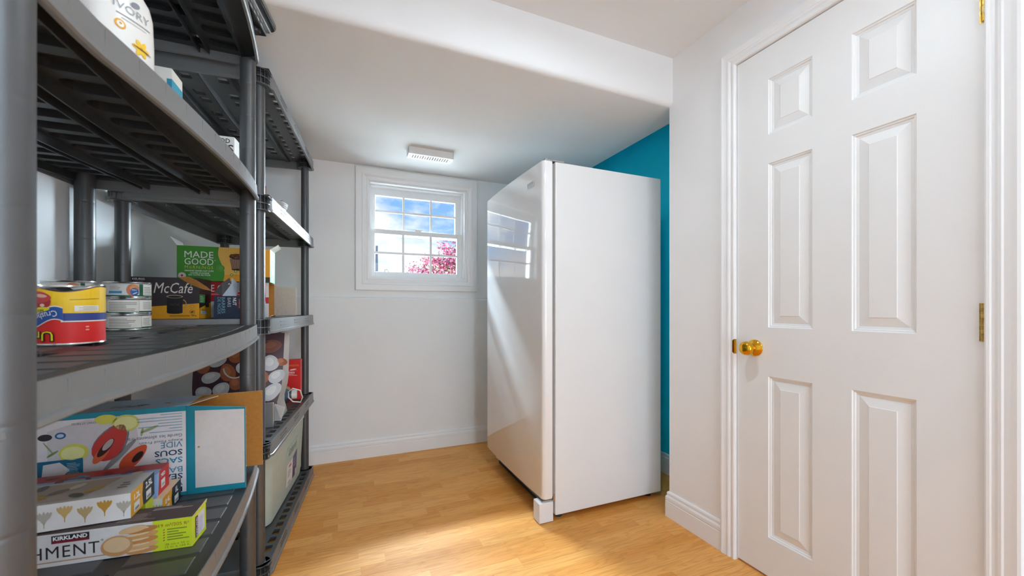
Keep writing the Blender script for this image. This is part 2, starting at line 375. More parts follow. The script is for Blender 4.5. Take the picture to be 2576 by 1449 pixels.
for a, b in (((0.045, DY0, 0), (0.085, DY0 + 0.011, DZ1)), ((0.045, DY1 - 0.011, 0), (0.085, DY1, DZ1)), ((0.045, DY0, DZ1 - 0.011), (0.085, DY1, DZ1))):
    mb.box((a[0], a[1] - 0.81, a[2]), (b[0], b[1] - 0.81, b[2]), M_trim)
mb.build('jamb', trim)

# door slab with six raised panels, face towards -X
door = tag(empty('door_1', (XR + 0.002, DY1 - 0.003, 0)), kind='structure')
mb = MB(); dw = (DY1 - 0.003) - (DY0 + 0.003); z0, z1 = 0.010, DZ1 - 0.004
def dp(yw, z, x=0.0): return (x, yw - (DY1 - 0.003), z)
pan = []
for (a, b) in ((0.872, 1.029), (0.597, 0.755)):
    for (c, d) in ((1.713, 1.927), (0.970, 1.601), (0.160, 0.781)): pan.append((a, b, c, d))
ysb = sorted({DY0 + 0.003, DY1 - 0.003, *[p[0] for p in pan], *[p[1] for p in pan]}); zsb = sorted({z0, z1, *[p[2] for p in pan], *[p[3] for p in pan]})
for i in range(len(ysb) - 1):
    for j in range(len(zsb) - 1):
        ya, yb, za, zb = ysb[i], ysb[i + 1], zsb[j], zsb[j + 1]
        if any(abs(p[0] - ya) < 1e-6 and abs(p[2] - za) < 1e-6 for p in pan):
            # (inset, depth) steps: sticking down, flat, bevel up to the raised field
            steps = [(0, 0), (0.003, 0.004), (0.006, 0.0045), (0.009, 0.0085), (0.014, 0.0095), (0.016, 0.0105), (0.043, 0.0035), (0.045, 0.0018)]
            rings = [[dp(ya + s, za + s, t), dp(yb - s, za + s, t), dp(yb - s, zb - s, t), dp(ya + s, zb - s, t)] for s, t in steps]
            for r0, r1 in zip(rings, rings[1:]):
                for q in range(4): mb.quad([r0[q], r0[(q + 1) % 4], r1[(q + 1) % 4], r1[q]], M_door)
            mb.quad(rings[-1], M_door)
        else: mb.quad([dp(ya, za), dp(yb, za), dp(yb, zb), dp(ya, zb)], M_door)
ya, yb = DY0 + 0.003, DY1 - 0.003
for q in ([dp(ya, z0), dp(ya, z1), dp(ya, z1, .035), dp(ya, z0, .035)], [dp(yb, z0), dp(yb, z1), dp(yb, z1, .035), dp(yb, z0, .035)],
          [dp(ya, z0), dp(yb, z0), dp(yb, z0, .035), dp(ya, z0, .035)], [dp(ya, z1), dp(yb, z1), dp(yb, z1, .035), dp(ya, z1, .035)],
          [dp(ya, z0, .035), dp(yb, z0, .035), dp(yb, z1, .035), dp(ya, z1, .035)]): mb.quad(q, M_door)
mb.build('slab', door)
ky, kz = 1.083 - (DY1 - 0.003), 0.886
knob = MB()
knob.lathe([(0.0, 0), (0.033, 0), (0.033, -0.003), (0.030, -0.007), (0.023, -0.011), (0.0185, -0.014), (0.0170, -0.020), (0.0175, -0.026), (0.0215, -0.032), (0.0255, -0.040), (0.0275, -0.048), (0.0265, -0.056), (0.022, -0.063), (0.014, -0.067), (0.0, -0.068)], (0, ky, kz), M_brass, 'x', 32, cap=False)
ko = knob.build('knob', door, smooth=True); tag(ko, 'polished brass door knob')
st = MB(); st.prism([(-0.002, 0.0015, kz - 0.030), (-0.002, 0.011, kz - 0.024), (-0.002, 0.011, kz + 0.024), (-0.002, 0.0015, kz + 0.030)], (-0.013, 0, 0), M_brass)
st.build('strike_plate', trim, loc=(0.0, DY1 - 0.003 - 0.81, 0))
for hz in (0.958, 1.775):
    h = MB(); hh = 0.098; n = 5
    for i in range(n):
        h.lathe([(0.0, 0.0), (0.0062, 0.0), (0.0062, hh / n - 0.0012), (0.0, hh / n - 0.0012)], (-0.006, DY0 + 0.0015 - (DY1 - 0.003), hz + i * hh / n), M_brassworn if i % 2 else M_brass if hz > 1.5 else M_brassworn, 'z', 12, cap=False)
    h.box((-0.0008, DY0 + 0.004 - (DY1 - 0.003), hz), (0.001, DY0 + 0.012 - (DY1 - 0.003), hz + hh), M_brassworn)
    h.build('hinge', door, smooth=True)

# ------------------------------------------------------------------ window
win = tag(empty('window_1', (0.52, YB + 0.020, WZ0)), kind='structure')
def wr(x, yy, z): return (x - 0.52, yy - YB - 0.020, z - WZ0)
WP = [(0, 0), (0, 0.010), (0.006, 0.012), (0.012, 0.010), (0.020, 0.012), (0.034, 0.021), (0.042, 0.021), (0.044, 0.018), (0.082, 0.018), (0.086, 0.015), (0.086, 0)]
a0, a1, b0, b1 = WX0, WX1, WZ0, WZ1; k = 0.086; Y0 = YB + 0.020
ci = [wr(a0, Y0, b0), wr(a1, Y0, b0), wr(a1, Y0, b1), wr(a0, Y0, b1)]; co = [wr(a0 - k, Y0, b0 - k), wr(a1 + k, Y0, b0 - k), wr(a1 + k, Y0, b1 + k), wr(a0 - k, Y0, b1 + k)]
for i in range(4): casing_piece('window_casing', [ci[i], ci[(i + 1) % 4]], [co[i], co[(i + 1) % 4]], WP, k, (0, -1, 0), M_trim, win)
mb = MB()   # jamb liner: four boards and the stepped vinyl frame
for (w, ya, yb) in ((0.012, Y0, Y0 + 0.045), (0.020, Y0 + 0.045, Y0 + 0.098), (0.030, Y0 + 0.098, T)):
    for (x0, x1, zz0, zz1) in ((a0, a0 + w, b0, b1), (a1 - w, a1, b0, b1), (a0 + w, a1 - w, b0, b0 + w), (a0 + w, a1 - w, b1 - w, b1)):
        mb.box(wr(x0, ya, zz0), wr(x1, yb, zz1), M_vinyl)
mb.build('window_frame', win)
def sash(x0, x1, zz0, zz1, yy, th, sl, sr, sb, stp, mvs, mhs):
    f = MB()
    f.box(wr(x0, yy, zz0), wr(x0 + sl, yy + th, zz1), M_vinyl); f.box(wr(x1 - sr, yy, zz0), wr(x1, yy + th, zz1), M_vinyl)
    f.box(wr(x0 + sl, yy, zz0), wr(x1 - sr, yy + th, zz0 + sb), M_vinyl); f.box(wr(x0 + sl, yy, zz1 - stp), wr(x1 - sr, yy + th, zz1), M_vinyl)
    s = f.build('sash', win, bevel=0.002)
    g = MB(); g.box(wr(x0 + sl - .002, yy + th * 0.5, zz0 + sb - .002), wr(x1 - sr + .002, yy + th * 0.5 + 0.003, zz1 - stp + .002), M_glass); g.build('pane', s)
    for x in mvs:
        q = MB(); q.box(wr(x - 0.008, yy + th * 0.5 - 0.010, zz0 + sb), wr(x + 0.008, yy + th * 0.5 - 0.001, zz1 - stp), M_vinyl); q.build('muntin', s)
    for z in mhs:
        q = MB(); q.box(wr(x0 + sl, yy + th * 0.5 - 0.011, z - 0.008), wr(x1 - sr, yy + th * 0.5 - 0.0005, z + 0.008), M_vinyl); q.build('muntin', s)
    return s
YU = Y0 + 0.100; YLw = Y0 + 0.062
xs0, xs1 = a0 + 0.020, a1 - 0.020
up = sash(xs0, xs1, 1.585, b1 - 0.022, YU, 0.030, 0.034, 0.040, 0.040, 0.052, (0.421, 0.627), (1.765,))
lo = sash(xs0, xs1, b0 + 0.018, 1.625, YLw, 0.032, 0.028, 0.036, 0.036, 0.034, (0.412, 0.618), (1.452,))
q = MB(); q.box(wr(0.50, YLw - 0.002, 1.625), wr(0.545, YLw + 0.030, 1.633), M_vinyl); q.prism([wr(0.485, YLw + 0.002, 1.633), wr(0.56, YLw + 0.004, 1.633), wr(0.535, YLw + 0.016, 1.633), wr(0.50, YLw + 0.016, 1.633)], (0, 0, 0.008), M_vinyl)
q.build('sash_lock', win, bevel=0.001)
for x in (0.292, 0.725):
    q = MB(); zb = b0 + 0.018 + 0.036
    q.tube([wr(x - 0.014, YLw + 0.004, zb - 0.004), wr(x - 0.011, YLw - 0.004, zb + 0.016), wr(x + 0.011, YLw - 0.004, zb + 0.016), wr(x + 0.014, YLw + 0.004, zb - 0.004)], 0.0022, M_grey if x < 0.5 else M_vinyl, 6)
    q.build('sash_lift', win, smooth=True)

# ------------------------------------------------------------------ ceiling lamps (out of the frame, the rear one added for fill)
M_lamp1 = mat('lamp_glow_warm', (0.78, 0.91, 1.0), 0.5, var=0, emit=LAMP1)
M_fill_lamp = mat('fill_lamp_glow', (0.62, 0.83, 1.0), 0.5, var=0, emit=FILL_LAMP)
r = tag(empty('recessed_downlight', (0.67, 0.84, ZC)), 'small round recessed downlight in the ceiling near the door', 'lamp')
b = MB(); b.lathe([(0.068, 0.0), (0.072, -0.010), (0.095, -0.006), (0.098, 0.0)], (0, 0, 0), M_trim, 'z', 32, cap=False); b.build('trim_ring', r, smooth=True)
b = MB(); b.lathe([(0.0, -0.002), (0.067, -0.002), (0.067, -0.0005), (0.0, -0.0005)], (0, 0, 0), M_lamp1, 'z', 32, cap=False); b.build('diffuser', r)
r = tag(empty('fill_lamp', (0.45, -1.00, ZC)), 'added round white fill lamp at the back of the room', 'lamp')
b = MB(); b.lathe([(0, 0), (0.15, 0), (0.15, -0.018), (0.135, -0.022), (0, -0.022)], (0, 0, 0), M_trim, 'z', 32, cap=False); b.build('base', r, smooth=True)
b = MB(); b.lathe([(0.132, -0.022)] + [(0.132 * math.cos(R(a)), -0.022 - 0.06 * math.sin(R(a))) for a in range(10, 91, 10)], (0, 0, 0), M_fill_lamp, 'z', 32, cap=False); b.build('lamp_shade', r, smooth=True)

# ------------------------------------------------------------------ vent on the dropped ceiling
v = tag(empty('ceiling_vent', (0.515, 2.562, ZL)), 'small white slotted vent box on the dropped ceiling above the window', 'vent')
vw, vd, vh = 0.284, 0.085, 0.042
b = MB()
for a, c in (((-vw / 2, -vd / 2, -vh), (vw / 2, -vd / 2 + .002, 0)), ((-vw / 2, vd / 2 - .002, -vh), (vw / 2, vd / 2, 0)), ((-vw / 2, -vd / 2, -vh), (-vw / 2 + .002, vd / 2, 0)), ((vw / 2 - .002, -vd / 2, -vh), (vw / 2, vd / 2, 0))): b.box(a, c, M_vinyl)
b.box((-vw / 2 + .003, -vd / 2 + .003, -0.004), (vw / 2 - .003, vd / 2 - .003, -0.001), M_dark)
b.build('housing', v)
g = MB(); nx, ny = 15, 5
xs = [-vw / 2]; x = -0.114
for i in range(nx): xs += [x, x + 0.0072]; x += 0.0157
xs.append(vw / 2); ys = [-vd / 2]; yy = -0.026
for j in range(ny): ys += [yy, yy + 0.0085]; yy += 0.0108
ys.append(vd / 2)
for i in range(len(xs) - 1):
    for j in range(len(ys) - 1):
        if i % 2 == 1 and j % 2 == 1: continue
        g.box((xs[i], ys[j], -vh - 0.0012), (xs[i + 1], ys[j + 1], -vh), M_vinyl)
g.build('grille', v)
for sx in (-0.128, 0.128):
    q = MB(); q.lathe([(0, 0), (0.0028, 0), (0.002, -0.0015), (0, -0.0018)], (sx, 0, -vh - 0.0012), M_gasket, 'z', 10, cap=False); q.build('screw', v)

# ------------------------------------------------------------------ freezer (door faces the shelves)
fz = tag(empty('upright_freezer', (1.26, 2.12, 0)), 'tall white upright freezer with glossy door beside the window wall', 'freezer')
FX0, FX1, FY0, FY1, FZ = 0.954, 1.62, 1.708, 2.535, 1.765
def fr(x, yy, z): return (x - 1.26, yy - 2.12, z)
b = MB(); b.box(fr(FX0, FY0, 0.030), fr(FX1, FY1, FZ - 0.004), M_enamel); b.build('cabinet', fz, bevel=0.006)
# door: gently bowed front with rounded vertical edges, extruded in z
def dprof(ins=0.0):
    pts = []; x1 = 0.938; n = 18; ya, yb = FY0 + 0.002 + ins, FY1 - 0.002 - ins
    rr = 0.022
    for i in range(7):                         # near edge
        a = R(90 * i / 6); pts.append((0.886 + ins + rr - rr * math.sin(a), ya + rr - rr * math.cos(a)))
    for i in range(1, n):
        t = i / n; pts.append((0.886 + ins - 0.009 * math.sin(math.pi * t), ya + rr + (yb - ya - 2 * rr) * t))
    for i in range(7):
        a = R(90 * i / 6); pts.append((0.886 + ins + rr - rr * math.cos(a), yb - rr + rr * math.sin(a)))
    return [(x1, ya)] + pts + [(x1, yb)]
b = MB(); rings = []
for ins, z in ((0.010, 0.112), (0.003, 0.115), (0.0, 0.121), (0.0, FZ - 0.012), (0.002, FZ - 0.004), (0.010, FZ)):
    rings.append([fr(x, yy, z) for x, yy in dprof(ins)])
nn = len(rings[0])
vs = [p for r in rings for p in r]
fs = [(i * nn + j, i * nn + (j + 1) % nn, (i + 1) * nn + (j + 1) % nn, (i + 1) * nn + j) for i in range(len(rings) - 1) for j in range(nn)]
fs += [tuple(range(nn)), tuple((len(rings) - 1) * nn + j for j in range(nn))]
b.add(vs, fs, M_gloss); fdoor = b.build('door', fz, smooth=True)
b = MB(); b.box(fr(0.938, FY0 + 0.008, 0.125), fr(FX0, FY1 - 0.008, FZ - 0.015), M_gasket); b.build('gasket', fdoor)
b = MB(); b.box(fr(0.905, FY0 + 0.012, FZ + 0.0005), fr(1.01, FY0 + 0.062, FZ + 0.008), M_steel); b.lathe([(0, 0), (0.011, 0), (0.011, 0.006), (0, 0.006)], fr(0.918, FY0 + 0.030, FZ + 0.008), M_steel, 'z', 14, cap=False); b.build('top_hinge', fz, bevel=0.001)
b = MB(); b.box(fr(0.868, FY0 + 0.004, 0.004), fr(0.945, FY0 + 0.070, 0.100), M_enamel); b.build('corner_foot', fz, bevel=0.003)
b = MB(); b.box(fr(0.885, FY0 + 0.015, 0.1005), fr(0.96, FY0 + 0.06, 0.107), M_steel); b.box(fr(0.944, FY0 + 0.004, 0.1), fr(0.953, FY0 + 0.02, 0.135), M_steel); b.lathe([(0, 0), (0.006, 0), (0.006, 0.006), (0, 0.006)], fr(0.905, FY0 + 0.03, 0.106), M_steel, 'z', 10, cap=False); b.build('bottom_hinge', fz)
b = MB(); b.box(fr(0.958, FY0 + 0.05, 0.012), fr(0.975, FY1 - 0.05, 0.11), M_dark)
for i in range(6): b.box(fr(0.950, FY0 + 0.072, 0.018 + i * 0.014), fr(0.958, FY1 - 0.072, 0.024 + i * 0.014), M_black)
b.build('kick_grille', fz)
b = MB(); b.box(fr(0.8775, 1.800, 1.660), fr(0.8825, 1.870, 1.685), M_steel); b.build('badge', fdoor, bevel=0.001)
for x, yy in ((1.0, 1.76), (1.57, 1.76), (1.0, 2.48), (1.57, 2.48)):
    b = MB(); b.lathe([(0, 0), (0.018, 0), (0.018, 0.02), (0.01, 0.022), (0.01, 0.034), (0, 0.034)], fr(x, yy, 0.0), M_black, 'z', 14, cap=False); b.build('leveling_foot', fz)

# ------------------------------------------------------------------ shelving unit with bowed shelves (near)
def rrect(x0, x1, y0, y1, r, n=4):
    pts = []
    for cx, cy, a0 in ((x1 - r, y1 - r, 0), (x0 + r, y1 - r, 90), (x0 + r, y0 + r, 180), (x1 - r, y0 + r, 270)):
        for i in range(n + 1):
            a = R(a0 + 90 * i / n); pts.append((cx + r * math.cos(a), cy + r * math.sin(a)))
    return pts
def cell(mb, quad, kind, zt, zb, zp, sh, m):
    """quad = 4 plan corners CCW; kind solid / pocket (open below) / hole"""
    P = lambda p, z: (p[0], p[1], z + sh(p[1]))
    x0 = max(quad[0][0], quad[3][0]); x1 = min(quad[1][0], quad[2][0]); y0 = quad[0][1]; y1 = quad[2][1]
    if kind == 'solid':
        mb.quad([P(p, zt) for p in quad], m); mb.quad([P(p, zb) for p in quad][::-1], m); return
    ix = min(0.006, (x1 - x0) * 0.2); iy = (y1 - y0) * 0.17
    r = min((x1 - x0) / 2 - ix, (y1 - y0) / 2 - iy) * (0.85 if kind == 'pocket' else 0.3)
    lp = rrect(x0 + ix, x1 - ix, y0 + iy, y1 - iy, r); n = len(lp); q = n // 4
    cor = [quad[2], quad[3], quad[0], quad[1]]
    def ring(z):
        for c in range(4):
            seg = lp[c * q:(c + 1) * q] ; 
            for i in range(q - 1): mb.quad([P(cor[c], z), P(seg[i], z), P(seg[i + 1], z)], m)
            nxt = lp[((c + 1) * q) % n]; mb.quad([P(cor[c], z), P(seg[-1], z), P(nxt, z), P(cor[(c + 1) % 4], z)], m)
    ring(zb)
    top = zt if kind == 'hole' else zp
    for i in range(n): mb.quad([P(lp[i], zb), P(lp[(i + 1) % n], zb), P(lp[(i + 1) % n], top), P(lp[i], top)], m)
    if kind == 'hole': ring(zt)
    else: mb.quad([P(p, zp) for p in lp], m); mb.quad([P(p, zt) for p in quad], m)
def skirt(mb, outline, prof, sh, m):
    n = len(outline); k = len(prof); vs = []
    for i, p in enumerate(outline):
        a = Vector(outline[i - 1]); c = Vector(outline[(i + 1) % n]); b = Vector(p)
        d0 = (b - a).normalized(); d1 = (c - b).normalized(); n0 = Vector((d0.y, -d0.x)); n1 = Vector((d1.y, -d1.x)); nn = (n0 + n1)
        if nn.length < 1e-6: nn = n0
        nn.normalize(); nn /= max(0.5, nn.dot(n0))
        for o, z in prof: vs.append((b.x + nn.x * o, b.y + nn.y * o, z + sh(b.y)))
    fs = [(i * k + j, i * k + (j + 1) % k, ((i + 1) % n) * k + (j + 1) % k, ((i + 1) % n) * k + j) for i in range(n) for j in range(k)]
    mb.add(vs, fs, m)

AX, AY, AROT = -0.334, 0.60, R(-1.0)
AL = 1.085; SL = 0.0255; ADEP = 0.44
def shA(yv): return SL * (yv - AL)
def shA4(yv): return shA(yv) + 0.010 * (yv - AL) - 0.017 * math.sin(math.pi * min(1.0, max(0.0, yv / AL)))
def bow(yv):
    x = max(0.014, 0.057 - (0.175 if yv < 0.62 else 0.134) * (yv - 0.62) ** 2)
    d = min(yv + 0.042, AL + 0.045 - yv); r = 0.045
    if d < r: x -= r - math.sqrt(max(0, r * r - (r - d) ** 2))
    return x
rackA = tag(empty('shelving_unit', (AX, AY, 0), AROT), 'black plastic shelving unit with bowed shelf fronts, nearest on the left', 'shelf unit')
def shelfA(sh):
    mb = MB(); N = 15; y0, y1 = -0.042, AL + 0.045
    ysA = [y0 + 0.02 + (y1 - y0 - 0.04) * i / N for i in range(N + 1)]
    ysF = [y0, y0 + 0.006] + ysA + [y1 - 0.006, y1]
    xsA = [-0.470, -0.452, -0.318, -0.288, -0.158, -0.118, -0.012]
    kinds = ['solid', 'pocket', 'solid', 'pocket', 'hole', 'pocket', 'front']
    for j in range(len(ysF) - 1):
        ya, yb = ysF[j], ysF[j + 1]; body = 2 <= j < len(ysF) - 3
        for i, kd in enumerate(kinds):
            if kd == 'front': quad = [(xsA[-1], ya), (max(xsA[-1], bow(ya)), ya), (max(xsA[-1], bow(yb)), yb), (xsA[-1], yb)]; kd = 'solid'
            else: quad = [(xsA[i], ya), (xsA[i + 1], ya), (xsA[i + 1], yb), (xsA[i], yb)]
            if not body or (kd == 'hole' and j % 2): kd = 'solid'
            cell(mb, quad, kd, 0.0, -0.020, -0.004, sh, M_black)
            if body and i in (1, 3, 5) :       # raised pad on top
                a, c = quad[0][0] + 0.004, quad[1][0] - 0.004
                if i == 5: c = max(c, min(bow(ya), bow(yb)) - 0.030)
                e = 0.007; P = lambda x, yv, z: (x, yv, z + sh(yv))
                lo_ = [P(a, ya + e, 0), P(c, ya + e, 0), P(c, yb - e, 0), P(a, yb - e, 0)]; hi = [P(a + .002, ya + e + .002, .0015), P(c - .002, ya + e + .002, .0015), P(c - .002, yb - e - .002, .0015), P(a + .002, yb - e - .002, .0015)]
                mb.quad(hi, M_grey)
                for q in range(4): mb.quad([lo_[q], lo_[(q + 1) % 4], hi[(q + 1) % 4], hi[q]], M_grey)
    # long ribs below
    for x in (-0.302 - 0.010, -0.302 + 0.010, -0.138 - 0.014, -0.138 + 0.014, -0.020, -0.455):
        n = 10; vs = [(x + q, yv, z + sh(yv)) for yv in [y0 + 0.01 + (y1 - y0 - 0.02) * k / n for k in range(n + 1)] for q, z in ((-.002, -.020), (.002, -.020), (.0015, -.040), (-.0015, -.040))]
        mb.add(vs, [(4 * k + q, 4 * k + (q + 1) % 4, 4 * k + 4 + (q + 1) % 4, 4 * k + 4 + q) for k in range(n) for q in range(4)] + [(0, 1, 2, 3), (4 * n, 4 * n + 1, 4 * n + 2, 4 * n + 3)], M_black)
    # skirt with a bead along its lower edge
    ol = [(-0.475, y1), (-0.475, y0)] + [(bow(yv), yv) for yv in [y0, y0 + .002, y0 + .006, y0 + .012, y0 + .02, y0 + .03, y0 + .045]] + \
         [(bow(y0 + .045 + (y1 - y0 - .09) * i / 24), y0 + .045 + (y1 - y0 - .09) * i / 24) for i in range(1, 24)] + [(bow(yv), yv) for yv in [y1 - .045, y1 - .03, y1 - .02, y1 - .012, y1 - .006, y1 - .002, y1]]
    skirt(mb, ol, [(0, 0.0015), (0.0015, -0.038), (0.006, -0.041), (0.0065, -0.048), (0.003, -0.051), (-0.004, -0.051), (-0.003, -0.004), (-0.003, 0.0015)], sh, M_rim_sheen)
    # moulding marks on the bowed face
    for i in range(1, 15):
        yv = y0 + 0.05 + (y1 - y0 - 0.1) * i / 15
        mb.box((bow(yv) - 0.001, yv - 0.002, -0.034 + sh(yv)), (bow(yv) + 0.0009, yv + 0.002, -0.004 + sh(yv)), M_rim_sheen)
    return mb
def post(mb, x, yv, r, z0, z1, m, step=0.115, n=24):
    prof = [(r * 0.98, z0)]; z = z0 + step
    while z < z1 - 0.02:
        prof += [(r, z - 0.006), (r, z - 0.0012), (r - 0.0003, z), (r, z + 0.0012), (r, z + 0.006)]; z += step
    prof.append((r * 0.98, z1)); mb.lathe(prof, (x, yv, 0), m, 'z', n)
first = None
ZA = [0.060, 0.501, 0.984, 1.484, 1.985]      # deck heights at the far end
for z in ZA:
    if z == ZA[3]: o = shelfA(shA4).build('shelf', rackA, smooth=True)       # the fourth level sags under its load
    elif first is None: first = o = shelfA(shA).build('shelf', rackA, smooth=True)
    else: o = first.copy(); COL.objects.link(o); o.parent = rackA
    o.location = (0, 0, z)
pa = MB(); post(pa, 0, 0, 0.0245, 0.0, 1.93, M_grey, n=32); pf = pa.build('post', rackA, smooth=True); pf.location = (0, 0, 0)
for x, yv in ((0, AL), (-ADEP, 0), (-ADEP, AL)):
    o = pf.copy(); COL.objects.link(o); o.parent = rackA; o.location = (x, yv, 0)
def onA(x, yv, lev):
    """height of deck lev under world x, y"""
    d = Vector((x - AX, yv - AY)); yl = d.x * math.sin(-AROT) + d.y * math.cos(AROT)
    return ZA[lev] + 0.0022 + (shA4(yl) if lev == 3 else shA(yl))
TILT = math.atan(SL)

# ------------------------------------------------------------------ second shelving unit (far, straight fronts)
BX, BY, BROT = -0.301, 1.80, R(-5.05)
BL = 0.953; BDEP = 0.42
rackB = tag(empty('shelving_unit', (BX, BY, 0), BROT), 'black plastic shelving unit with straight fronts in the corner by the window wall', 'shelf unit')
def shelfB():
    mb = MB(); sh = lambda yv: 0.0
    N = 15; y0, y1 = -0.032, BL + 0.036; xf = 0.042; xb = -BDEP - 0.036
    ysB = [y0 + 0.03 + (y1 - y0 - 0.06) * i / N for i in range(N + 1)]; ysF = [y0] + ysB + [y1]
    xsB = [xb, -0.405, -0.362, -0.300, -0.250, -0.175, -0.125, -0.076, -0.042, -0.010, 0.028, xf]
    kinds = ['solid', 'hole', 'solid', 'hole', 'solid', 'hole', 'solid', 'hole', 'solid', 'hole', 'solid']
    for j in range(len(ysF) - 1):
        ya, yb = ysF[j], ysF[j + 1]; body = 1 <= j < len(ysF) - 2
        for i, kd in enumerate(kinds):
            if not body or (i in (3, 5) and j % 3 == 0) or (i in (1, 9) and j in (1, len(ysF) - 3)): kd = 'solid'
            cell(mb, [(xsB[i], ya), (xsB[i + 1], ya), (xsB[i + 1], yb), (xsB[i], yb)], kd, 0.0, -0.012, -0.004, sh, M_grey)
    # bellied stiffening ribs below
    for x in (-0.335, -0.318, -0.212, -0.105, -0.088):
        n = 14; vs = []
        for i in range(n + 1):
            t = i / n; yv = y0 + 0.02 + (y1 - y0 - 0.04) * t; zz = -0.022 - 0.026 * math.sin(math.pi * t)
            vs += [(x - .003, yv, -.012), (x + .003, yv, -.012), (x + .002, yv, zz), (x - .002, yv, zz)]
        fs = [(i * 4 + q, i * 4 + (q + 1) % 4, i * 4 + 4 + (q + 1) % 4, i * 4 + 4 + q) for i in range(n) for q in range(4)] + [(0, 1, 2, 3), (n * 4, n * 4 + 1, n * 4 + 2, n * 4 + 3)]
        mb.add(vs, fs, M_black)
    for (xa, xc) in ((-0.335, -0.318), (-0.105, -0.088)):      # belly skin between rib pairs
        n = 14
        for i in range(n):
            q = []
            for t, xx in ((i, xa), (i + 1, xa), (i + 1, xc), (i, xc)):
                q.append((xx, y0 + 0.02 + (y1 - y0 - 0.04) * t / n, -0.022 - 0.026 * math.sin(math.pi * t / n)))
            mb.quad(q, M_black)
    r = 0.02
    ol = [(xf, y0 + 0.05), (xf, y1 - 0.012), (xf - 0.012, y1), (xb + r, y1), (xb, y1 - r), (xb, y0 + r), (xb + r, y0), (xf - 0.06, y0), (xf - 0.04, y0 + 0.012), (xf - 0.012, y0 + 0.03)]
    ol = ol[::1]
    skirt(mb, ol, [(0, 0.001), (0.0015, -0.046), (0.005, -0.048), (0.005, -0.057), (-0.004, -0.057), (-0.003, -0.006), (-0.003, 0.001)], sh, M_rim_sheen)
    for c in (0.20, 0.48, 0.76):                               # slot marks on the front
        mb.box((xf, c - 0.055, -0.030), (xf + 0.0028, c + 0.055, -0.0275), M_grey); mb.box((xf, c - 0.055, -0.016), (xf + 0.0028, c + 0.055, -0.0135), M_grey)
    for px_, py_ in ((0, 0), (0, BL), (-BDEP, 0), (-BDEP, BL)):  # ribbed corner sockets
        R0, R1 = 0.0235, 0.0385
        for zz in (-0.001, -0.031, -0.0565):
            mb.lathe([(R0, zz - 0.0025), (R1, zz - 0.0025), (R1, zz + 0.001), (R0, zz + 0.001)], (px_, py_, 0), M_grey, 'z', 28, cap=False)
        mb.lathe([(R0, -0.058), (R0 + 0.003, -0.058), (R0 + 0.003, 0.0), (R0, 0.0)], (px_, py_, 0), M_black, 'z', 24, cap=False)
        for i in range(16):
            a = 2 * math.pi * i / 16; c, s = math.cos(a), math.sin(a); t = 0.0009
            vs = []
            for rr_ in (R0 + .002, R1 - .0005):
                for sg in (-1, 1):
                    for zz in (-0.056, 0.0): vs.append((px_ + c * rr_ - s * t * sg, py_ + s * rr_ + c * t * sg, zz))
            mb.add(vs, [(0, 1, 3, 2), (4, 5, 7, 6), (0, 1, 5, 4), (2, 3, 7, 6), (0, 2, 6, 4), (1, 3, 7, 5)], M_grey)
    return mb
ZB = [0.060, 0.520, 1.002, 1.478, 1.960]
first = None
for z in ZB:
    if first is None: first = shelfB().build('shelf', rackB, smooth=True); first.location = (0, 0, z)
    else:
        o = first.copy(); COL.objects.link(o); o.parent = rackB; o.location = (0, 0, z)
pb = MB(); post(pb, 0, 0, 0.0215, 0.0, 1.93, M_grey, step=0.24, n=28); pf = pb.build('post', rackB, smooth=True)
for x, yv in ((0, BL), (-BDEP, 0), (-BDEP, BL)):
    o = pf.copy(); COL.objects.link(o); o.parent = rackB; o.location = (x, yv, 0)
def onB(lev): return ZB[lev] + 0.0012


# ------------------------------------------------------------------ outside
mb = MB(); mb.box((-30, T, 0.85), (30, 40, 0.95), mat('pale_gravel', hx('#b5b1aa'), 0.9, var=0.2, vscale=1.5)); tag(mb.build('ground_outside'), kind='structure')
# ------------------------------------------------------------------ packaged goods
def carton(name, label, cat, loc, rz, dims, mats, tilt=0.0, group=None, open_right=False):
    w, d, h = dims; r = tag(empty(name, loc, rz, tilt), label, cat, group)
    mb = MB()
    if not open_right: mb.box((-w / 2, -d / 2, 0), (w / 2, d / 2, h), mats)
    else:
        t = 0.0012; m = mats; A = m['all'] if isinstance(m, dict) else m
        g = (lambda k: m.get(k, A)) if isinstance(m, dict) else (lambda k: m)
        mb.box((-w / 2, -d / 2, 0), (w / 2, -d / 2 + t, h), {'all': m.get('inside', A), 'front': g('front')})
        mb.box((-w / 2, d / 2 - t, 0), (w / 2, d / 2, h), {'all': m.get('inside', A), 'back': g('back')})
        mb.box((-w / 2, -d / 2 + t, 0), (w / 2, d / 2 - t, t), {'all': m.get('inside', A), 'bottom': A})
        mb.box((-w / 2, -d / 2 + t, h - t), (w / 2, d / 2 - t, h), {'all': m.get('inside', A), 'top': g('top')})
        mb.box((-w / 2, -d / 2 + t, t), (-w / 2 + t, d / 2 - t, h - t), {'all': m.get('inside', A), 'left': A})
    BODY[r.name] = mb.build('carton_body', r)
    return r
def flap(parent, pts, th, m_out, m_in=None, name='flap'):
    """thin card panel: pts = planar loop; thickness along its normal"""
    p = [Vector(q) for q in pts]; n = (p[1] - p[0]).cross(p[2] - p[0]).normalized(); mb = MB(); k = len(p)
    mb.quad(p[::-1], m_out); top = [q + n * th for q in p]; mb.quad(top, m_in or m_out)
    for i in range(k): mb.quad([p[i], p[(i + 1) % k], top[(i + 1) % k], top[i]], M_white if m_in else m_out)
    return mb.build(name, parent)

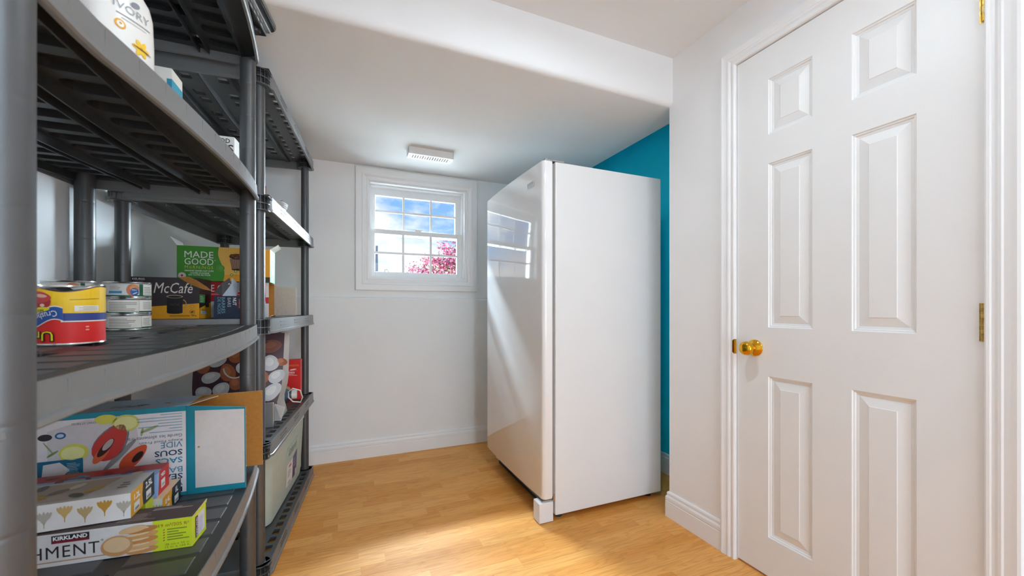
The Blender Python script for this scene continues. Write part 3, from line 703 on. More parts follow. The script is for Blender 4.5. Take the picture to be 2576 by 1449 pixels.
# --- tall teal and white box of vacuum bags, upside down, end open towards the room
w, d, h = 0.318, 0.135, 0.262
vx, vy = -0.42 - w / 2, 1.448 + d / 2
box = carton('vacuum_bag_box', 'large teal and white food bag box printed upside down with its end flaps open', 'box', (vx, vy, onA(vx, vy, 1)), 0, (w, d, h),
             {'all': M_white, 'front': ink('#e4dfe2'), 'top': ink('#c9d6e4'), 'inside': M_card}, TILT, open_right=True)
p = Print(face('front', w, d, h)); TE = '#12879c'
p.rect(0, h - 0.015, w, h, TE); p.rect(0, 0, w, 0.010, TE); p.rect(w - 0.0035, 0, w, h, TE)
p.poly([(0.02, 0.06), (0.11, 0.075), (0.21, 0.16), (0.20, 0.23), (0.10, 0.245), (0.02, 0.22)], '#d2cccf', 1)
p.ell(0.180, 0.226, 0.030, 0.024, '#cfd06a', 2); p.ell(0.180, 0.226, 0.025, 0.019, '#e3e29a', 3)
p.ell(0.138, 0.241, 0.024, 0.013, '#d6d458', 2); p.ell(0.072, 0.158, 0.030, 0.024, '#d9d659', 2); p.ell(0.070, 0.157, 0.024, 0.018, '#e9e8a0', 3)
p.ell(0.150, 0.178, 0.056, 0.033, '#7b7d80', 2, rot=1.05, egg=0.2); p.ell(0.148, 0.176, 0.054, 0.030, '#c43a35', 3, rot=1.05, egg=0.25); p.ell(0.128, 0.147, 0.030, 0.011, '#e0673f', 4, rot=1.0)
p.ell(0.137, 0.163, 0.029, 0.009, '#3a1d1a', 5, rot=0.95); p.ell(0.142, 0.171, 0.018, 0.007, '#b7aaa6', 6, rot=0.95)
p.ell(0.196, 0.128, 0.042, 0.018, '#d5542f', 3, rot=0.85, egg=0.2); p.ell(0.205, 0.128, 0.018, 0.008, '#2a1714', 4, rot=0.9)
p.ell(0.166, 0.138, 0.055, 0.007, '#8d8a8a', 2, rot=0.85)
p.rect(0.0, 0.085, 0.090, 0.142, '#12678a', 3); p.poly([(0.008, 0.094), (0.040, 0.089), (0.064, 0.113), (0.044, 0.136), (0.012, 0.133)], '#ddd6da', 4)
p.text(0.088, 0.099, '50', 0.010, '#ffffff', rot=math.pi, layer=5, bold=0.02); p.lines(0.058, 0.104, 0.028, 0.030, 7, '#9db9c6', 5)
p.ell(0.016, 0.205, 0.014, 0.009, '#2c2a2e', 2); p.ell(0.046, 0.207, 0.011, 0.009, '#2c5f9e', 2); p.ell(0.046, 0.207, 0.007, 0.005, '#b9cfe2', 3)
p.ell(0.030, 0.160, 0.014, 0.003, '#7d9455', 2, rot=0.6); p.ell(0.022, 0.176, 0.020, 0.0015, '#8ea06a', 2, rot=2.1); p.ell(0.232, 0.203, 0.022, 0.004, '#9db07a', 2, rot=0.4); p.ell(0.215, 0.197, 0.012, 0.003, '#9db07a', 2, rot=1.4)
RX = w - 0.012
for (t0, st, hh, cc, bb, ww) in ((0.030, 'VAC', 0.0165, '#1d7f9a', 0.0, 0.050), (0.050, 'SEAL', 0.0165, '#23405c', 0.015, 0.060), (0.070, 'BAG', 0.0165, '#3d87a0', 0.0, 0.050), (0.098, 'SACS', 0.0165, '#1d8aa4', 0.012, 0.062), (0.1205, 'SOUS', 0.0165, '#23405c', 0.02, 0.064), (0.144, 'VIDE', 0.0165, '#3d87a0', 0.0, 0.050),
                             (0.160, 'Keeps Food Fresh', 0.0095, '#5b6b74', 0.0, 0.098), (0.173, 'Garde les aliments frais', 0.0095, '#5b6b74', 0.0, 0.130)):
    p.text(RX, t0 + hh, st, hh, cc, w=ww, rot=math.pi, bold=bb)
for i, ww in enumerate((0.075, 0.03, 0.10, 0.055, 0.118, 0.112, 0.05)):
    p.rect(RX - ww, 0.191 + i * 0.0082, RX, 0.1935 + i * 0.0082, '#8fb0c0', 2)
p.text(0.118, 0.2375, 'CONT. 57 PIECES', 0.005, '#4a4a4e', w=0.05, rot=math.pi)
p.rect(RX - 0.01, 0.012, RX - 0.001, 0.026, '#26262a', 2)
p.build(box)
p = Print(face('top', w, d, h)); p.ell(0.20, 0.05, 0.016, 0.006, '#55606c', 1); p.lines(0.13, 0.035, 0.06, 0.03, 3, '#6b7480', 1); p.ell(0.255, 0.055, 0.008, 0.006, '#b08b4a', 1); p.text(0.15, 0.03, 'o Seal', 0.016, '#2c333c', layer=1); p.build(box, 'top_print', 'top_lettering')
fo = flap(box, [(w / 2 + 0.147, -d / 2 - 0.012, 0), (w / 2 + 0.147, -d / 2 - 0.012, h - 0.014), (w / 2, -d / 2, h), (w / 2, -d / 2, 0)], 0.0012, M_card, ink(TE), 'front_flap')
fd = Vector((0.147, -0.012, 0)).normalized()
p = Print(lambda a, b, e: (w / 2 + a * fd.x - 0.001, -d / 2 + a * fd.y - 0.0013 - e, b))
p.poly([(0.020, 0.017), (0.145, 0.017), (0.145, h - 0.020), (0.020, h - 0.016)], '#d9d3cf', 1); p.ell(0.029, 0.138, 0.003, 0.003, '#b98a4e', 2); p.build(box, 'flap_print')
bf = flap(box, [(w / 2, d / 2 - 0.001, 0.012), (w / 2, d / 2 - 0.001, h), (w / 2 + 0.168, d / 2 - 0.006, h + 0.003), (w / 2 + 0.168, d / 2 - 0.006, 0.012)], 0.0014, M_card, M_card, 'back_flap')
flap(box, [(w / 2, -d / 2 + 0.003, h), (w / 2 + 0.004, d / 2 - 0.004, h), (w / 2 + 0.052, 0.030, h + 0.002)], 0.0011, M_card, M_white, 'top_dust_flap')
flap(box, [(w / 2, -d / 2 + 0.012, 0.0015), (w / 2, d / 2 - 0.012, 0.0015), (w / 2 + 0.125, d / 2 - 0.022, 0.024), (w / 2 + 0.125, d / 2 - 0.06, 0.024)], 0.0011, M_card, M_card, 'bottom_dust_flap')

# --- food-bag boxes, long axis across the shelf
def bag_box(name, label, xe, y0, y1, z, h, mats, length=0.29, tilt=0.0):
    w = length; d = y1 - y0; c = ((xe - w / 2), (y0 + y1) / 2, onA(xe - w / 2, (y0 + y1) / 2, 1) + z)
    return carton(name, label, 'box', c, 0, (w, d, h), mats, tilt, group='flat food bag boxes on the second shelf'), w, d
def leaves(p, w, h, cols):
    rnd = random.Random(5)
    for i in range(9):
        cx = w - 0.012 - i * 0.033 ; c = cols[i % len(cols)]; cy = h * (0.55 if i % 2 else 0.42)
        for k in range(5): p.ell(cx + (k - 2) * 0.0042, cy + abs(k - 2) * 0.002 + 0.004, 0.0032, 0.015 - abs(k - 2) * 0.003, c, 1 + k % 2, rot=(2 - k) * 0.22, n=10)
        p.rect(cx - 0.0009, cy - 0.018, cx + 0.0009, cy - 0.004, c, 1, n=1)
def end_art(p, d, h, left, right, big, small):
    p.poly([(0, 0), (d * 0.50, 0), (d * 0.46, h * 0.5), (d * 0.50, h), (0, h)], left, 1); p.poly([(d * 0.50, 0), (d, 0), (d, h), (d * 0.50, h), (d * 0.46, h * 0.5)], right, 1)
    p.text(d * 0.24, h * 0.58, small, h * 0.25, '#ffffff', align='c', layer=3, bold=0.03); p.text(d * 0.74, h * 0.60, big, h * 0.28, '#ffffff', align='c', layer=3, bold=0.03)
    for cx in (0.24, 0.74):
        p.rect(d * (cx - 0.12), h * 0.10, d * (cx + 0.10), h * 0.46, '#e9e7e4', 2, n=1); p.rect(d * (cx - 0.09), h * 0.14, d * (cx + 0.07), h * 0.26, '#8d8c8b', 3, n=1)
b1, w1, d1 = bag_box('food_bag_box', 'flat white 1L and 0.4L food bag box lying on the second shelf', -0.432, 1.306, 1.432, 0.0, 0.056, {'all': M_white, 'top': ink('#e9c9a4')}, tilt=TILT)
p = Print(face('right', w1, d1, 0.056)); end_art(p, d1, 0.056, '#e8a41d', '#26262b', '1L', '0.4L'); p.build(b1)
p = Print(face('front', w1, d1, 0.056)); leaves(p, w1, 0.056, ('#b9b2a6', '#c79a45')); p.build(b1, 'leaf_print')
p = Print(face('top', w1, d1, 0.056)); p.lines(w1 - 0.05, 0.03, 0.03, 0.05, 3, '#5d5449', 1); p.build(b1, 'top_print')
b2, w2, d2 = bag_box('food_bag_box', 'flat red and light blue food bag box lying against the teal box', -0.446, 1.309, 1.392, 0.058, 0.062, {'all': M_white, 'top': ink('#b13a36'), 'right': ink('#c8201f'), 'front': ink('#8fb0dc')}, tilt=TILT)
p = Print(face('top', w2, d2, 0.062)); p.rect(0, 0, w2, 0.036, '#8ea9cf', 1); rnd = random.Random(11)
for i in range(11): p.ell(rnd.uniform(0.02, w2 - 0.03), rnd.uniform(0.025, 0.070), rnd.uniform(0.006, 0.02), rnd.uniform(0.003, 0.010), rnd.choice(('#7a2f48', '#5d4d3a', '#a8302e', '#d9c9b8', '#6f7fa6')), 2 + i % 3, rot=rnd.uniform(0, 3), n=10)
p.build(b2)
p = Print(face('right', w2, d2, 0.062)); p.poly([(0, 0), (0.010, 0), (0.020, 0.062), (0, 0.062)], '#8fb0dc', 1); p.rect(0.030, 0.012, 0.055, 0.034, '#eee9e6', 1, n=1); p.rect(0.034, 0.016, 0.051, 0.024, '#b9b2b0', 2, n=1); p.text(0.028, 0.042, 'MED', 0.010, '#f3e6e2', layer=2, bold=0.03); p.build(b2)
lm, wl, dl = bag_box('wrap_box', 'lime green box pressed under the 2.5L food bag box', -0.450, 1.262, 1.303, 0.0, 0.0660, {'all': ink('#c3cf1e')}, tilt=TILT)
p = Print(face('right', wl, dl, 0.066)); p.lines(0.008, 0.01, 0.03, 0.03, 4, '#5c6320', 1); p.build(lm)
b3, w3, d3 = bag_box('food_bag_box', 'flat white 2.5L and 1.2L food bag box with leaf print', -0.448, 1.180, 1.303, 0.0722, 0.058, {'all': M_white, 'top': ink('#c9c4bf')}, tilt=TILT)
p = Print(face('right', w3, d3, 0.058)); end_art(p, d3, 0.058, '#dfa32c', '#26262b', '2.5L', '1.2L'); p.build(b3)
p = Print(face('front', w3, d3, 0.058)); leaves(p, w3, 0.058, ('#b8b1a4', '#c99a3f', '#c2a878', '#d0b070')); p.build(b3, 'leaf_print')
p = Print(face('top', w3, d3, 0.058)); rnd = random.Random(4)
p.poly([(0.03, 0.015), (w3 - 0.09, 0.010), (w3 - 0.055, 0.112), (0.01, 0.112)], '#b7a493', 1)
for i in range(9): p.ell(0.03 + i * 0.022, 0.03 + (i * 37 % 7) * 0.011, 0.018, 0.010, rnd.choice(('#8f7a63', '#55503f', '#c9a24e', '#6f6a66', '#d8cdbf')), 2 + i % 3, rot=rnd.uniform(0, 3), n=12)
p.lines(w3 - 0.04, 0.04, 0.02, 0.04, 3, '#5a5a5a', 2); p.build(b3, 'top_print')

# --- parchment paper box in front
wp, dp_, hp = 0.40, 0.072, 0.070; rz = R(-5.8)
ex = Vector((math.cos(rz), math.sin(rz))); ey = Vector((-ex.y, ex.x)); c = Vector((-0.323, 1.143)) - ex * wp / 2 + ey * dp_ / 2
pb_ = carton('parchment_box', 'long white and lime parchment paper box at the front of the second shelf', 'box', (c.x, c.y, onA(c.x, c.y, 1)), rz, (wp, dp_, hp), {'all': ink('#dcd8d6'), 'right': ink('#d3dd2a'), 'top': ink('#4d3c38')}, TILT)
p = Print(face('front', wp, dp_, hp))
p.rect(wp - 0.075, 0, wp, hp, '#c6d626', 1); p.rect(0, hp - 0.0015, wp - 0.075, hp, '#efeae6', 2)
CK = ('#c98f55', '#d8a873', '#c4864b', '#ce9a63', '#b97c43')
for i in range(5): p.ell(wp - 0.094, 0.008 + i * 0.0118, 0.030, 0.0072, CK[i], 2 + i, rot=0.10, n=18); p.ell(wp - 0.102, 0.0105 + i * 0.0118, 0.022, 0.0026, '#e3c49b', 3 + i, rot=0.1, n=12)
p.ell(wp - 0.139, 0.026, 0.029, 0.023, '#c99562', 8); p.ell(wp - 0.139, 0.029, 0.024, 0.017, '#dcbc92', 9); p.ell(wp - 0.110, 0.058, 0.026, 0.007, '#d8b184', 8, rot=0.15)
p.text(wp - 0.064, 0.054, '19 m\u00b2/205 ft\u00b2', 0.0075, '#a0672a', w=0.058, bold=0.01); 
for i in range(5): p.rect(wp - 0.048, 0.022 + i * 0.006, wp - 0.048 + (0.042, 0.030, 0.036, 0.022, 0.038)[i], 0.0245 + i * 0.006, '#7a8a2c', 2, n=2); p.ell(wp - 0.054, 0.023 + i * 0.006, 0.0022, 0.0012, '#b0572a', 2, rot=0.6, n=8)
p.text(wp - 0.052, 0.0105, '38 cm x 50 m', 0.0046, '#7a7a22', w=0.046); p.text(wp - 0.052, 0.0042, '15 in. x 164 ft.', 0.0046, '#7a7a22', w=0.048)
p.rect(wp - 0.252, 0.049, wp - 0.188, 0.066, '#2a2228', 2); p.rect(wp - 0.252, 0.049, wp - 0.188, 0.0545, '#7d1d2a', 3); p.text(wp - 0.220, 0.0555, 'KIRKLAND', 0.0085, '#ffffff', w=0.058, align='c', layer=4, bold=0.03)
p.text(wp - 0.171, 0.017, 'PARCHMENT', 0.026, '#33282a', w=0.206, align='r', layer=2, space=1.1); p.text(wp - 0.168, 0.042, '\u00b0', 0.004, '#33282a', layer=2)
p.rect(wp - 0.29, 0.0085, wp - 0.158, 0.0108, '#b98a66', 2)
p.build(pb_)
p = Print(face('top', wp, dp_, hp))
p.lines(wp - 0.150, 0.014, 0.075, 0.034, 7, '#a3968f', 1, seed=4); p.lines(wp - 0.100, 0.054, 0.085, 0.012, 2, '#cfc6c0', 1); p.ell(wp - 0.19, 0.03, 0.004, 0.003, '#e8e2dd', 1)
p.ell(wp - 0.235, 0.05, 0.018, 0.004, '#c9c67a', 1, rot=0.5); p.ell(wp - 0.27, 0.046, 0.018, 0.004, '#c9c67a', 1, rot=0.5); p.lines(wp - 0.26, 0.012, 0.06, 0.02, 3, '#8d807a', 1, seed=9); p.build(pb_, 'top_print')
p = Print(face('right', wp, dp_, hp))
p.rect(0.014, 0.010, 0.062, 0.060, '#dad6e2', 1); p.rect(0.014, 0.010, 0.026, 0.060, '#2a2238', 2, n=1); p.rect(0.024, 0.010, 0.0265, 0.060, '#7d1d2a', 3, n=1); p.text(0.0235, 0.013, 'KIRKLAND', 0.007, '#f4f0ee', w=0.044, rot=math.pi / 2, layer=4, bold=0.02); p.lines(0.032, 0.015, 0.024, 0.038, 9, '#b9b4c6', 2); p.build(pb_, 'end_print', 'end_lettering')
flap(pb_, [(wp / 2 + 0.0006, -dp_ / 2 + 0.002, hp - 0.002), (wp / 2 + 0.0006, dp_ / 2, hp - 0.002), (wp / 2 + 0.002, dp_ / 2, hp + 0.007), (wp / 2 + 0.002, -dp_ / 2 + 0.002, hp + 0.002)], 0.0008, M_white, ink('#dfe04a'), 'end_flap')

# ------------------------------------------------------------------ cans on the middle shelf
def can(name, label, cat, loc, r, h, m_side, rot=0.0, dent=False, group=None, tilt=TILT):
    root = tag(empty(name, loc, 0, tilt), label, cat, group); n = 48
    def hook(pt, a):
        if not dent: return pt
        z = pt[2]; k = max(0, (z - h * 0.72) / (h * 0.28)); da = (a - R(285) + math.pi) % (2 * math.pi) - math.pi
        b = math.exp(-(da / 0.75) ** 2) * k; rr_ = 1 - 0.10 * b; return (pt[0] * rr_, pt[1] * rr_, z - 0.012 * b + 0.003 * k * math.exp(-((da - 1.1) / 0.4) ** 2))
    prof = [(0, 0.002), (r - 0.005, 0.002), (r - 0.0045, 0), (r, 0), (r + 0.0006, 0.002), (r - 0.0004, 0.0045)]
    b = MB(); b.lathe(prof, (0, 0, 0), M_tin, 'z', n, hook, cap=False); b.build('can_base', root, smooth=True)
    b = MB(); b.lathe([(r - 0.0004, h - 0.0045), (r + 0.0006, h - 0.002), (r, h), (r - 0.004, h), (r - 0.005, h - 0.004), (r * 0.55, h - 0.0035), (r * 0.5, h - 0.0045), (0, h - 0.0045)], (0, 0, 0), M_tin, 'z', n, hook, cap=False)
    b.build('can_lid', root, smooth=True)
    b = MB(); hs = [0.0045 + (h - 0.009) * i / 10 for i in range(11)]
    b.lathe([(r - 0.0008, z) for z in hs], (0, 0, 0), m_side, 'z', n, hook, cap=False); BODY[root.name] = b.build('label', root, smooth=True)
    fn = lambda s, t, e: hook(((r - 0.0004 + e) * math.cos(rot + s / r), (r - 0.0004 + e) * math.sin(rot + s / r), t), (rot + s / r) % (2 * math.pi))
    return root, fn
# crushed-tomato can, label upside down, dented lid
tc_r, tc_h = 0.051, 0.119
tx, ty = -0.513, 1.102
root, fn = can('tomato_can', 'dented red and yellow crushed tomato can turned upside down', 'can', (tx, ty, onA(tx, ty, 2)), tc_r, tc_h, ink('#e21f1c'), rot=R(-75), dent=True)
p = Print(fn); HALF = math.pi * tc_r
p.rect(-HALF, tc_h * 0.52, HALF, tc_h - 0.005, '#f5c513', 1, n=40, m=16); p.rect(-0.004, tc_h * 0.405, HALF * 0.99, tc_h * 0.53, '#2b3b86', 2, n=24); p.rect(-0.004, tc_h * 0.385, HALF * 0.99, tc_h * 0.405, '#f0e6d6', 2, n=24)
nb = 18; band = []
for i in range(nb):
    s0, s1 = -0.075 + 0.074 * i / nb, -0.075 + 0.074 * (i + 1) / nb
    f = lambda s: tc_h * (0.36 + 0.16 * math.exp(-((s + 0.012) / 0.024) ** 2) - 0.05)
    p._put(p.art, [(s0, f(s0) - 0.005), (s1, f(s1) - 0.005), (s1, f(s1) + 0.022), (s0, f(s0) + 0.022)], [(0, 1, 2, 3)], '#f0e6d6', 3); p._put(p.art, [(s0, f(s0) - 0.003), (s1, f(s1) - 0.003), (s1, f(s1) + 0.020), (s0, f(s0) + 0.020)], [(0, 1, 2, 3)], '#1f4f9a', 4)
p.text(-0.010, tc_h * 0.585, 'Crushed', 0.0120, '#f2efe8', w=0.040, rot=math.pi + 0.26, layer=6)
p.ell(-0.036, tc_h * 0.585, 0.018, 0.0048, '#e8d51c', 5, rot=0.15); p.text(-0.028, tc_h * 0.600, 'NO', 0.005, '#3c4a1c', rot=math.pi + 0.15, layer=6, bold=0.02)
p.ell(-0.041, tc_h * 0.72, 0.024, 0.022, '#b3231f', 3); p.ell(-0.036, tc_h * 0.80, 0.019, 0.013, '#c8403a', 4); p.ell(-0.033, tc_h * 0.83, 0.010, 0.004, '#e7b7a8', 5); p.ell(-0.030, tc_h * 0.66, 0.004, 0.003, '#eecfc4', 5)
p.rect(0.014, tc_h * 0.56, 0.052, tc_h * 0.655, '#efe7d6', 3); 
for i in range(4): p.rect(0.020 + (i % 2) * 0.006, tc_h * (0.575 + i * 0.019), 0.050, tc_h * (0.582 + i * 0.019), '#a9a096', 4)
p.rect(0.008, tc_h * 0.765, 0.054, tc_h * 0.775, '#8a6a10', 3)
p.text(-0.013, tc_h * 0.245, 'Un', 0.021, '#1c1a18', w=0.036, rot=math.pi, layer=3, bold=0.06); p.text(-0.0145, tc_h * 0.24, 'Un', 0.0185, '#efe11f', w=0.033, rot=math.pi, layer=5, bold=0.0)
p.ell(0.032, tc_h * 0.30, 0.003, 0.0015, '#f3a08c', 3); p.ell(0.032, tc_h * 0.25, 0.003, 0.0015, '#f3a08c', 3)
p.build(root)
# tuna cans: two stacks of three
def tuna(x, yv, k, lab, z, seed):
    r, h = 0.052, 0.0455
    root, fn = can('tuna_can', lab, 'can', (x, yv, z), r, h, ink('#d9d4cc'), rot=R(-58), group='low tin cans on the middle shelf')
    p = Print(fn); H2 = math.pi * r
    p.rect(-H2, 0.0045, H2, 0.0085, '#1f5a46', 1, n=40); p.rect(-H2, h - 0.0085, H2, h - 0.0055, '#c7c3bd', 1, n=40)
    if k == 2:
        p.rect(-0.052, 0.013, -0.022, 0.020, '#2f86b8', 2); p.lines(-0.05, 0.024, 0.03, 0.012, 3, '#9a958e', 2, seed); p.ell(0.0, 0.023, 0.013, 0.017, '#c66a3e', 2); p.ell(0.004, 0.028, 0.010, 0.010, '#d98d4e', 3); p.ell(0.004, 0.018, 0.009, 0.011, '#24559c', 4)
        p.text(0.004, 0.021, 'MSC', 0.004, '#ffffff', align='c', layer=5); p.ell(0.005, 0.014, 0.006, 0.0012, '#dfe8f2', 5, rot=0.5); p.rect(0.015, 0.006, 0.024, 0.040, '#1f5a46', 2); p.rect(0.025, 0.008, 0.060, 0.038, '#efe9e0', 2, n=10); p.lines(0.027, 0.011, 0.030, 0.024, 5, '#8d8d86', 3, seed)
    else:
        p.rect(-0.055, 0.007, 0.014 + 0.006 * (k == 0), 0.039, '#e6ddd0', 2, n=12); p.rect(0.015 + 0.006 * (k == 0), 0.0095, 0.060, 0.039, '#efe9df', 2, n=10)
        p.lines(-0.052, 0.010, 0.062, 0.026, 6, '#8a867e', 3, seed); p.lines(0.024, 0.014, 0.032, 0.022, 6, '#9b978f', 3, seed + 3)
    p.build(root)
sx, sy = -0.578, 1.505; zz = onA(sx, sy, 2)
for k, lab in enumerate(('bottom tin can of the stack of three beside the tomato can', 'middle tin can of the stack of three beside the tomato can', 'top tin can with blue seafood seal, stack of three beside the tomato can')): tuna(sx, sy, k, lab, zz + k * 0.0458, k + 1)
sx2, sy2 = -0.690, 1.475; zz = onA(sx2, sy2, 2)
for k, lab in enumerate(('bottom tin can of the stack half hidden behind the tomato can', 'middle tin can of the stack half hidden behind the tomato can', 'top tin can of the stack half hidden behind the tomato can')): tuna(sx2, sy2, k, lab, zz + k * 0.0458, k + 7)
rx_, ry_ = -0.630, 1.640
root, fn = can('soup_can', 'red food can standing behind the stacked tin cans', 'can', (rx_, ry_, onA(rx_, ry_, 2)), 0.040, 0.118, ink('#d8281f'), rot=R(-20))
p = Print(fn); p.rect(-0.06, 0.045, 0.06, 0.060, '#e9e4de', 1, n=20); p.ell(-0.008, 0.080, 0.012, 0.012, '#58a63c', 1); p.build(root)

# ------------------------------------------------------------------ upper shelf of the near unit
# flat white pump bottle
bx_, by_ = -0.378, 0.950; bz = onA(bx_, by_, 3) + 0.0016
rz = math.atan2(0.851, 0.525) - 0.0      # width axis of the bottle
bot = tag(empty('soap_bottle', (bx_, by_, bz), rz), 'white soap bottle with yellow vanilla flower on the fourth shelf', 'bottle')
def supel(wd, dd, z, n=36): return [(wd * math.copysign(abs(math.cos(2 * math.pi * i / n)) ** 0.8, math.cos(2 * math.pi * i / n)), dd * math.copysign(abs(math.sin(2 * math.pi * i / n)) ** 0.8, math.sin(2 * math.pi * i / n)), z) for i in range(n)]
b = MB(); rows = [(0.050, 0.026, 0), (0.054, 0.030, 0.004), (0.055, 0.031, 0.02), (0.054, 0.031, 0.10), (0.052, 0.030, 0.145), (0.047, 0.027, 0.166), (0.036, 0.021, 0.182), (0.020, 0.015, 0.192), (0.013, 0.013, 0.196), (0.013, 0.013, 0.206)]
vs = []; n = 36
for wd, dd, z in rows: vs += supel(wd, dd, z)
b.add(vs, [(i * n + j, i * n + (j + 1) % n, (i + 1) * n + (j + 1) % n, (i + 1) * n + j) for i in range(len(rows) - 1) for j in range(n)] + [tuple(range(n))[::-1], tuple((len(rows) - 1) * n + j for j in range(n))], mat('bottle_white', hx('#f0ede8'), 0.3, var=0.01)); BODY[bot.name] = b.build('bottle_body', bot, smooth=True)
b = MB(); b.lathe([(0, 0.2065), (0.016, 0.2065), (0.016, 0.222), (0.006, 0.224), (0.006, 0.245), (0.014, 0.247), (0.014, 0.258), (0, 0.260)], (0, 0, 0), M_white, 'z', 20, cap=False); b.box((-0.006, -0.045, 0.248), (0.006, -0.01, 0.257), M_white); b.build('pump', bot, smooth=True)
def bfront(s, t, e):
    wd = 0.0545; c = max(-0.98, min(0.98, s / wd)); ang = math.copysign(abs(c) ** (1 / 0.8), c); ang = math.acos(ang); return (s, -(0.031 * abs(math.sin(ang)) ** 0.8) - 0.0004 - e, t)
p = Print(lambda a_, b_, e_: bfront(a_, b_ + 0.012, e_)); p.text(0.0, 0.113, 'IVORY', 0.0135, '#9aa0a8', w=0.060, align='c', layer=1); p.rect(-0.026, 0.104, 0.032, 0.1055, '#8a8f98', 1, n=8); p.rect(-0.018, 0.098, 0.024, 0.0992, '#b5b9c0', 1, n=8)
p.ell(0.004, 0.135, 0.008, 0.005, '#7f8690', 1, rot=0.4)
p.ell(-0.020, 0.086, 0.0085, 0.0085, '#e8a92c', 1); p.ell(-0.020, 0.086, 0.0055, 0.0055, '#f3efe8', 2); p.ell(-0.020, 0.087, 0.002, 0.002, '#d99a2c', 3)
for i in range(6): p.ell(0.014 + 0.008 * math.cos(i * 1.047), 0.062 + 0.008 * math.sin(i * 1.047), 0.0078, 0.0042, '#f6c92f', 2, rot=i * 1.047, n=12)
p.ell(0.014, 0.062, 0.003, 0.003, '#e2a21a', 3); p.ell(0.016, 0.0605, 0.018, 0.0013, '#7a5030', 4, rot=-0.1, n=12); p.ell(0.018, 0.040, 0.010, 0.0008, '#a9adb4', 1); p.build(bot)
# small white box with a teal band
cx, cy = -0.378 - 0.055, 1.2335
tb = carton('remedy_box', 'small white box with a teal band on the fourth shelf', 'box', (cx, cy, onA(cx, cy, 3) + 0.0012), 0, (0.11, 0.067, 0.163), {'all': ink('#d8d3cc'), 'right': ink('#ece4d8')}, TILT)
p = Print(face('right', 0.11, 0.067, 0.163)); p.rect(0, 0.050, 0.067, 0.138, '#2aa6c0', 1); p.rect(0.015, 0.060, 0.022, 0.064, '#e9f2f4', 2); p.build(tb)
p = Print(face('front', 0.11, 0.067, 0.163)); p.rect(0.10, 0.050, 0.11, 0.138, '#1b7f9a', 1); p.text(0.035, 0.151, 'YOUR', 0.004, '#6d6a66', w=0.022); p.build(tb, 'front_print')
# white packet with black serif print, mostly hidden by the shelf edge
cx, cy = -0.395, 1.605
wb = carton('snack_packet', 'white packet with black print behind the fourth shelf edge at the far post', 'packet', (cx, cy, onA(cx, cy, 3) + 0.0026), R(-4), (0.13, 0.05, 0.128), {'all': ink('#e4e1dc')}, TILT)
p = Print(face('front', 0.13, 0.05, 0.128)); p.text(0.118, 0.106, 'OOD', 0.015, '#2a2626', w=0.044, align='r', bold=0.01); p.text(0.128, 0.076, 'NS', 0.026, '#2a2626', w=0.046, align='r', bold=0.02); p.build(wb)
# flat black player on the very top shelf
dv = tag(empty('media_player', (-0.218, 1.634, 1.9875), R(-8.5)), 'flat black media player overhanging the top shelf edge', 'player')
M_dv = mat('device_black', (0.015, 0.015, 0.016), 0.3); M_dvg = mat('device_grey', (0.16, 0.16, 0.165), 0.35); M_dvs = mat('device_silver', (0.55, 0.55, 0.56), 0.25, 0.8)
b = MB(); b.box((-0.34, -0.43, 0.012), (-0.030, -0.010, 0.026), M_dv)
for i in range(12): b.box((-0.0302, -0.40 + i * 0.03, 0.015), (-0.028, -0.385 + i * 0.03, 0.022), M_dvs)
b.build('chassis', dv, bevel=0.001)
b = MB(); b.box((-0.34, -0.435, 0.0265), (-0.016, -0.005, 0.034), M_dvs); b.build('silver_band', dv, bevel=0.002)
b = MB(); b.prism([(-0.34, -0.44, 0.0345), (-0.34, 0.0, 0.0345), (-0.012, 0.0, 0.0345), (0, -0.012, 0.0345), (0, -0.44, 0.0345)], (0, 0, 0.022), M_dv); b.build('cover', dv, bevel=0.003)
b = MB(); b.box((0.0002, -0.42, 0.039), (0.0012, -0.014, 0.053), M_dvg); b.build('front_panel', dv)
b = MB(); b.box((0.0012, -0.17, 0.043), (0.0022, -0.155, 0.049), ink('#7d1f24')); b.build('button', dv)
for fx, fy in ((-0.055, -0.045), (-0.30, -0.05), (-0.055, -0.39), (-0.30, -0.39)):
    b = MB(); b.lathe([(0, 0), (0.016, 0), (0.017, 0.004), (0.017, 0.012), (0, 0.012)], (fx, fy, 0), M_dv, 'z', 18, cap=False); b.build('foot', dv, smooth=True)

# ------------------------------------------------------------------ far unit, third level
zB = onB(2)
mcw, mcd, mch = 0.212, 0.150, 0.158
mcx, mcy = -0.517 - mcw / 2, 1.905 + mcd / 2
mc = carton('coffee_box', 'torn black and yellow coffee pod box on the far shelving unit', 'box', (mcx, mcy, zB), 0, (mcw, mcd, mch), {'all': ink('#332a2c')}, group=None)
p = Print(face('front', mcw, mcd, mch)); p.poly([(0, 0), (mcw, 0), (mcw, 0.060), (0.065, 0.047), (0, 0.030)], '#f0a81c', 1)
p.text(0.010, 0.146, 'KEURIG', 0.0075, '#d9d6d4', w=0.036, bold=0.03); p.rect(0.013, 0.140, 0.042, 0.1415, '#8b8686', 2)
p.text(0.072, 0.098, 'McCaf\u00e9', 0.040, '#efe6da', w=0.120, shear=0.25)
p.rect(0.112, 0.024, 0.160, 0.086, '#120d0d', 3); p.ell(0.136, 0.085, 0.025, 0.006, '#c9b79a', 4); p.ell(0.136, 0.0845, 0.022, 0.0045, '#1a1110', 5); p.ell(0.136, 0.024, 0.024, 0.005, '#120d0d', 4)
for i in range(10):
    a0, a1 = R(-80 + i * 16), R(-80 + (i + 1) * 16); q = [(0.160 + r_ * math.cos(a), 0.058 + 1.3 * r_ * math.sin(a)) for r_, a in ((0.010, a0), (0.0125, a0), (0.0125, a1), (0.010, a1))]; p.poly(q, '#c4a06c', 4)
